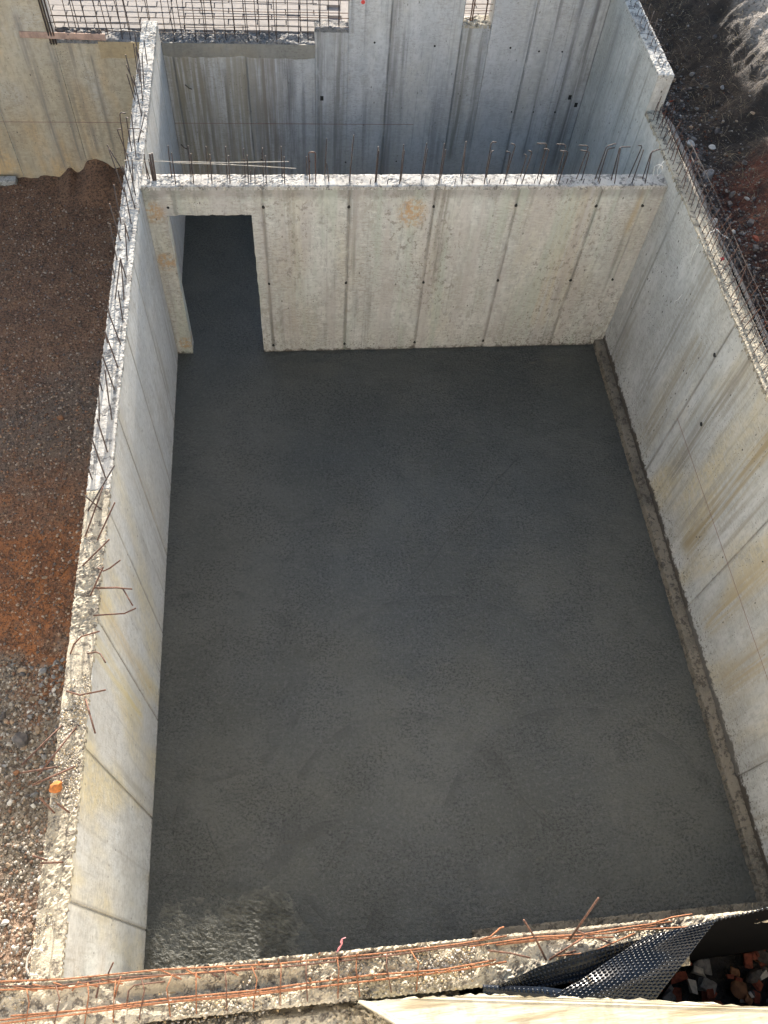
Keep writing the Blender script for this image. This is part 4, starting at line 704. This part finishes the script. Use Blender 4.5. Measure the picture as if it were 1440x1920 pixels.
# ------------------------------------------------------------------ pale wall end in the foreground
T0 = [(2.15, -9.30), (2.55, -9.318), (3.01, -9.338), (3.5, -9.398), (4.15, -9.47), (5.07, -9.60), (6.2, -9.74), (7.4, -9.88), (7.4, -10.0), (3.26, -10.0)]
E2 = []
for i in range(len(T0)):
    a, b = T0[i], T0[(i+1) % len(T0)]; m_ = 14 if i < 7 else 1
    for k in range(m_):
        t = k/m_; j = random.uniform(-.009, .009) if i < 7 and (i or k) else 0
        E2.append((a[0]+(b[0]-a[0])*t, a[1]+(b[1]-a[1])*t+j))
nE = len(E2)
V = [(x, y, 3.6+random.uniform(-.004, .004)) for x, y in E2]+[(x+(4.5-x)*0.004, y-0.012, 3.56) for x, y in E2]+[(x+(4.5-x)*0.004, y-0.012, 1.2) for x, y in E2]
F = [tuple(reversed(range(nE)))]+[(i, (i+1) % nE, nE+(i+1) % nE, nE+i) for i in range(nE)]+[(nE+i, nE+(i+1) % nE, 2*nE+(i+1) % nE, 2*nE+i) for i in range(nE)]
o = mesh('foreground_wall', V, F, M['block'], base=(4.5, -9.8, 1.2)); tag(o, 'cream sunlit wall top in the lower right foreground', 'wall', kind='thing')

# ------------------------------------------------------------------ trench with brick rubble, dimpled membrane
tx, ty = np.meshgrid(np.linspace(2.96, 9, 120), np.linspace(-10.0, -9.03, 30))
trench = gridmesh('trench_bed', tx, ty, 1.2+0.12*fbm(tx*3, ty*3, 3), M['bank'], smooth=True); tag(trench, kind='structure')
for i in range(240):
    x = random.uniform(4.2, 7.6); yv = random.uniform(-9.78, -9.16); s = random.choice((0.02, 0.03, 0.04, 0.055, 0.07, 0.09))
    kd = random.choice(('brick', 'brick', 'brick', 'stone_grey', 'stone_pale', 'stone_dark'))
    put_rock('brick_fragment', random.choice(RB[kd] if i % 3 else RK[kd if kd != 'brick' else 'clay']), (x, yv, 1.28+random.uniform(0, .10)), s, trench)
mb = empty('dimple_membrane', (4.2, -9.25, 1.4), 'black dimpled drainage membrane flopped over the near wall beside the trench', 'membrane')
def lerp_poly(P, t):
    P = [Vector(p) for p in P]; f = t*(len(P)-1); i = min(int(f), len(P)-2); return P[i].lerp(P[i+1], f-i)
def sheet(name, A, B, nu, nv, parent, bulge=0.0, dim=True, pitch=0.036, wave=0.0, up=1, mat='membrane'):
    V = []; F = []
    def S(u, v):
        p = lerp_poly(A, u).lerp(lerp_poly(B, u), v)
        p.z += bulge*math.sin(math.pi*v)+wave*math.sin(9*u+3*v)
        return p
    for i in range(nu+1):
        for j in range(nv+1): V.append(tuple(S(i/nu, j/nv)))
    for i in range(nu):
        for j in range(nv): k = i*(nv+1)+j; F.append((k, k+nv+1, k+nv+2, k+1))
    o = mesh(name, V, F, M[mat], parent, True)
    if dim:
        V = []; F = []
        la = (Vector(A[0])-Vector(A[-1])).length; lb = (lerp_poly(A, .5)-lerp_poly(B, .5)).length
        NU = max(2, int(la/pitch)); NV = max(2, int(lb/pitch))
        for i in range(NU):
            for j in range(NV):
                u, v = (i+.5)/NU, (j+.5)/NV; p = S(u, v)
                du = (S(min(u+.01, 1), v)-S(max(u-.01, 0), v)).normalized(); dvv = (S(u, min(v+.02, 1))-S(u, max(v-.02, 0))).normalized()
                nn = du.cross(dvv).normalized(); nn = nn if nn.z*up > 0 else -nn
                k0 = len(V)
                for rr, hh in ((0.0135, 0.0), (0.010, 0.010), (0.006, 0.0125)):
                    for a in range(7):
                        t = 2*math.pi*a/7; V.append(tuple(p+(du*math.cos(t)+dvv*math.sin(t))*rr+nn*hh))
                for ring in range(2):
                    for a in range(7): F.append((k0+ring*7+a, k0+ring*7+(a+1) % 7, k0+(ring+1)*7+(a+1) % 7, k0+(ring+1)*7+a))
                F.append(tuple(k0+14+a for a in range(7)))
        d = mesh('dimples', V, F, M['membrane'], o, True); d['kind'] = 'stuff'
    return o
m = D['mem']
sheet('flap', m['A_l'], m['A_r'], 20, 14, mb, bulge=0.06, wave=0.01)
sheet('fold', m['B_u'], m['B_d'], 24, 6, mb, bulge=-0.03)
sheet('tongue', m['L_u'], m['L_d'], 20, 6, mb, bulge=0.02)
E = m['E']; Elow = [(p[0]-0.12, -9.29+0.01*i, 2.75) for i, p in enumerate(E)]; E3 = [(p[0]-0.2, p[1]-0.04, 0.8) for p in Elow]
sheet('drape', E, Elow, 24, 10, mb, bulge=0.02, dim=False, mat='membrane_back')
sheet('hem', Elow, E3, 24, 4, mb, dim=False, mat='membrane_back')
V = []; F = []
for k in range(34):
    p = lerp_poly(E, k/33); k0 = len(V)
    for a in range(6):
        t = a*1.047; V.append((p.x+.012*math.cos(t), p.y+.012*math.sin(t), p.z)); V.append((p.x+.006*math.cos(t), p.y+.006*math.sin(t), p.z+.014))
    for a in range(6): b = (a+1) % 6; F.append((k0+2*a, k0+2*b, k0+2*b+1, k0+2*a+1))
    F.append(tuple(k0+2*a+1 for a in range(6)))
d = mesh('edge_dimples', V, F, M['membrane'], mb, True); d['kind'] = 'stuff'

# membrane standing behind the right wall: its ribbed top edge leans out over the rubble
me2 = empty('ribbed_membrane', (W+0.3, -1.5, 2.9), 'ribbed black membrane strip standing between right wall and rubble', 'membrane')
A = [(W+0.25, y, 3.36+0.02*math.sin(y*2)) for y in np.linspace(-6.4, 1.3, 12)]; B = [(W+0.40+0.03*math.sin(y*1.7), y, 3.22) for y in np.linspace(-6.4, 1.3, 12)]
sheet('strip', A, B, 60, 3, me2, bulge=0.02, dim=False)
sheet('skirt', B, [(b[0]+.02, b[1], 2.6) for b in B], 60, 2, me2, dim=False)
V = []; F = []
for k in range(150):
    u = (k+.5)/150; a = lerp_poly(A, u); b = lerp_poly(B, u); k0 = len(V); hw = 0.011
    for p, z in ((a, 0.012), (b, 0.014)):
        V += [(p.x, p.y-hw, p.z+z+.02), (p.x, p.y+hw, p.z+z+.02), (p.x, p.y+hw, p.z-.01), (p.x, p.y-hw, p.z-.01)]
    F += [(k0, k0+1, k0+5, k0+4), (k0+1, k0+2, k0+6, k0+5), (k0+3, k0, k0+4, k0+7), (k0+3, k0+2, k0+1, k0), (k0+4, k0+5, k0+6, k0+7)]
d = mesh('ribs', V, F, M['membrane_edge'], me2); d['kind'] = 'stuff'

# ------------------------------------------------------------------ loose things
o = boxes('timber_plank', [(-0.65, 0.65, -0.025, 0.0, -0.045, 0.045)], M['wood'], bev=0.004); o.location = (-1.49, BY-0.004, 2.93); o.rotation_euler = (math.radians(-14), math.radians(1.0), 0)
tag(o, 'weathered reddish plank lying across the left end of the broken sill', 'plank')
me = rock_mesh('orange_stone', 5, M['orange_stone'], 1.0, 2)
o = bpy.data.objects.new('orange_stone', me); COL.objects.link(o); o.location = (-0.165, -7.60, 3.245); o.scale = (0.062, 0.055, 0.075); o.rotation_euler = (.2, .3, .6)
tag(o, 'orange stone sitting on top of the left wall', 'stone')
LB = ['thin dark rod leaning up left from the rubble on the near wall', 'longest loose rod leaning up right over the dark floor', 'short pale rod lying flat on the near wall beside the membrane', 'brown rod lying slantwise under the longest leaning rod']
for r, l in zip(D['loose'], LB):
    c = Vector(r[1]); tag(bar('loose_rebar', [r[1], [(a+b)/2+0.006 for a, b in zip(r[1], r[2])], r[2]], r[0], M['bar_brown'], base=c), l, 'rebar rod', 'loose rods on the near wall')
# ribbon knotted to the near wall's edge
P = [(2.03, -8.98, 3.20), (2.05, -8.95, 3.24), (2.07, -8.93, 3.27), (2.065, -8.915, 3.30), (2.07, -8.90, 3.33), (2.09, -8.895, 3.34)]
V = []; F = []
for i, p in enumerate(P):
    wv = 0.006+0.004*(i % 2); V += [(p[0]-wv, p[1], p[2]+.004*(i % 2)), (p[0]+wv, p[1]+.004, p[2]), (p[0]+wv, p[1]+.007, p[2]-.003), (p[0]-wv, p[1]+.003, p[2])]
for i in range(len(P)-1):
    for k in range(4): F.append((i*4+k, i*4+(k+1) % 4, i*4+4+(k+1) % 4, i*4+4+k))
F += [(3, 2, 1, 0), tuple(len(V)-4+k for k in range(4))]
o = mesh('ribbon', V, F, M['pink'], base=P[0]); tag(o, 'tiny pink ribbon sticking up from the near wall edge', 'ribbon')
WS = [([(W-0.003, -1.32, 3.30), (W-0.03, -1.36, 3.19), (W-0.05, -1.40, 3.12), (W-0.02, -1.40, 3.02)], 'short white wire hanging over the upper right wall'),
      ([(W-0.01, -1.52, 2.62), (W-0.03, -1.52, 2.52), (W-0.03, -1.47, 2.44), (W-0.005, -1.46, 2.34)], 'curled white wire stuck on the right wall face')]
for P, l in WS: tag(bar('wire', P, 0.003, M['white'], base=P[0]), l, 'wire')
P = [(6.98, 0.12, 3.2), (6.96, 0.12, 3.33), (6.93, 0.1, 3.42), (6.98, 0.09, 3.46), (7.05, 0.1, 3.42), (7.07, 0.12, 3.34), (7.03, 0.1, 3.27), (7.0, 0.12, 3.36), (7.05, 0.13, 3.48)]
tag(bar('tie_wire', P, 0.004, M['white'], base=P[0]), 'tangled pale tie wire at the right end of the cross wall', 'wire')
P = [(W+.05, -1.35, 3.40), (W+.09, -1.3, 3.47), (W+.17, -1.28, 3.5), (W+.24, -1.36, 3.47), (W+.27, -1.45, 3.5)]
tag(bar('tie_wire', P, 0.005, M['white'], base=P[0]), 'looped pale wire lying across the right wall top', 'wire')
def crumple(name, c, r, mat, label, cat, seed, sq=0.5):
    rr = random.Random(seed); bm = bmesh.new(); bmesh.ops.create_icosphere(bm, subdivisions=3, radius=1)
    for v in bm.verts:
        d_ = v.co.normalized(); f = 1+0.35*math.sin(5*d_.x+seed)*math.cos(4*d_.y)+0.22*math.sin(9*d_.z+7*d_.x)+rr.uniform(-.07, .07)
        v.co = Vector((d_.x*f*r*1.3, d_.y*f*r, d_.z*f*r*sq))
    me = bpy.data.meshes.new(name); bm.to_mesh(me); bm.free(); me.materials.append(mat)
    o = bpy.data.objects.new(name, me); COL.objects.link(o); o.location = c; o.rotation_euler = (0.2, 0.3, seed); return tag(o, label, cat)
bz = lambda x, y: float(bank_z(np.array(x), np.array(y)))
crumple('plastic_bag', (7.78, 2.55, bz(7.78, 2.55)+.08), 0.10, M['plastic'], 'upper crumpled white plastic bag in the dark gap behind the right wall', 'plastic bag', 3)
crumple('plastic_bag', (7.62, 2.12, bz(7.62, 2.12)+.06), 0.09, M['plastic'], 'lower bluish plastic bag just behind the step of the right wall', 'plastic bag', 5)
crumple('red_rag', (W+0.15, -1.72, 3.41), 0.022, M['red'], 'small red rag on the right wall top among the bars', 'rag', 4, 0.35)
me = rock_mesh('brick_piece', 31, M['brick'], blocky=True); o = bpy.data.objects.new('brick_piece', me); COL.objects.link(o); o.location = (7.58, 1.45, bz(7.58, 1.45)+.16); o.scale = (.10,)*3; o.rotation_euler = (.3, -.2, .4)
tag(o, 'broken orange brick lying behind the step of the right wall', 'brick')
o = boxes('concrete_offcut', [(-0.3, 0.3, -0.09, 0.06, -0.05, 0.06)], M['top'], bev=0.01); o.location = (-3.25, 3.86, float(soil_z(np.array(-3.25), np.array(3.86)))+.05); o.rotation_euler = (0.05, 0, .03)
tag(o, 'pale concrete offcut at the foot of the ochre back wall', 'offcut')
P = [(-0.62+0.05*k, -8.68-0.055*k, 0.62+.03*math.sin(k)+0.02*k) for k in range(9)]
tag(bar('frayed_rope', [(p[0], p[1], float(soil_z(np.array(p[0]), np.array(p[1])))+.03+.01*(i % 2)) for i, p in enumerate(P)], 0.013, M['bar_rust'], base=(P[0][0], P[0][1], .4)), 'frayed orange rope on the soil in the lower left corner', 'rope')
crumple('green_scrap', (-0.68, -8.72, float(soil_z(np.array(-0.68), np.array(-8.72)))+.03), 0.03, M['green'], 'tiny green plastic scrap on soil beside the orange rope', 'scrap', 2)
for (x, y, s, l) in ((8.98, 0.35, 0.10, 'small green sprig on the red bank at the right edge'),):
    V = []; F = []
    for i in range(60):
        c = Vector((x+random.gauss(0, s*.6), y+random.gauss(0, s*.6), bz(x, y)+.05+abs(random.gauss(0, s*.5)))); t = random.uniform(0, 6.28); a = Vector((math.cos(t), math.sin(t), random.uniform(-.5, .5)))*0.018; b = a.cross(Vector((random.uniform(-.4, .4), .3, 1))).normalized()*0.009
        k0 = len(V); V += [tuple(c-a), tuple(c+b), tuple(c+a), tuple(c-b)]; F.append((k0, k0+1, k0+2, k0+3))
    st, sf = tube([(x, y, bz(x, y)-.02), (x, y, bz(x, y)+.1)], 0.004); k0 = len(V); V += st; F += [tuple(i+k0 for i in f) for f in sf]
    tag(mesh('sprig', V, F, M['leaf'], base=(x, y, bz(x, y))), l, 'plant')

for o in (cw, lw, rw, bw, nw): o['kind'] = 'thing'
# ------------------------------------------------------------------ beyond the frame: the house the picture is taken from, two trees on the bank
hs = empty('house', (3, -10.5, 0), 'cream rendered house the photographer stands on', 'house')
boxes('wall', [(-9, 15, -10.6, -10.06, -0.5, 8.3)], M['facade'], hs)
boxes('roof_edge', [(-9.2, 15.2, -10.8, -10.0, 8.301, 8.5)], M['facade'], hs)
for i in range(6):
    x = -6.5+i*3.6; f = boxes('window', [(x-.6, x+.6, -10.059, -10.03, 5.0, 6.4)], M['white'], hs); boxes('pane', [(x-.53, x+.53, -10.0295, -10.02, 5.07, 6.33)], M['glass'], f)
def tree(x, y, hgt, r, label, seed):
    rr = random.Random(seed); z0 = bz(x, y)-.1; t = empty('tree', (x, y, z0), label, 'tree', 'trees on the bank behind the back wall')
    V, F = [], []
    P = [(x, y, z0), (x+.05, y, z0+hgt*.3), (x-.05, y+.05, z0+hgt*.6), (x, y, z0+hgt*.85)]
    sides = 8
    for i, p in enumerate(P):
        for k in range(sides): a = 6.283*k/sides; q = 0.14*(1-.25*i); V.append((p[0]+q*math.cos(a), p[1]+q*math.sin(a), p[2]))
    for i in range(3):
        for k in range(sides): F.append((i*sides+k, i*sides+(k+1) % sides, (i+1)*sides+(k+1) % sides, (i+1)*sides+k))
    for b in range(9):
        zb = z0+hgt*rr.uniform(.3, .8); a = rr.uniform(0, 6.28); l = r*rr.uniform(.5, .9)
        v, f = tube([(x, y, zb), (x+math.cos(a)*l*.5, y+math.sin(a)*l*.5, zb+.35), (x+math.cos(a)*l, y+math.sin(a)*l, zb+.55)], .035); k0 = len(V); V += v; F += [tuple(i+k0 for i in q) for q in f]
    mesh('trunk', V, F, M['bark'], t)
    n = 13000; cc = [(rr.gauss(0, .42)*r, rr.gauss(0, .42)*r, hgt*rr.uniform(.18, .97), rr.uniform(.35, .6)*r) for _ in range(26)]
    V = []; F = []
    for i in range(n):
        c = cc[i % len(cc)]; d_ = Vector((rr.gauss(0, 1), rr.gauss(0, 1), rr.gauss(0, 1))).normalized()*c[3]*rr.random()**.4
        p = Vector((x+max(-r, min(r, c[0]+d_.x)), y+c[1]+d_.y, z0+c[2]+d_.z)); a = Vector((rr.gauss(0, 1), rr.gauss(0, 1), rr.gauss(0, .6))).normalized()*.075; b = a.cross(Vector((rr.gauss(0, 1), rr.gauss(0, 1), 1))).normalized()*.04
        k0 = len(V); V += [tuple(p-a), tuple(p+b), tuple(p+a), tuple(p-b)]; F.append((k0, k0+1, k0+2, k0+3))
    mesh('crown', V, F, M['leaf'], t)
tree(8.22, 7.0, 2.9, 0.64, 'nearer leafy tree on the bank behind the back wall', 3)
tree(8.24, 9.2, 4.2, 0.64, 'taller leafy tree behind the nearer one on the bank', 8)
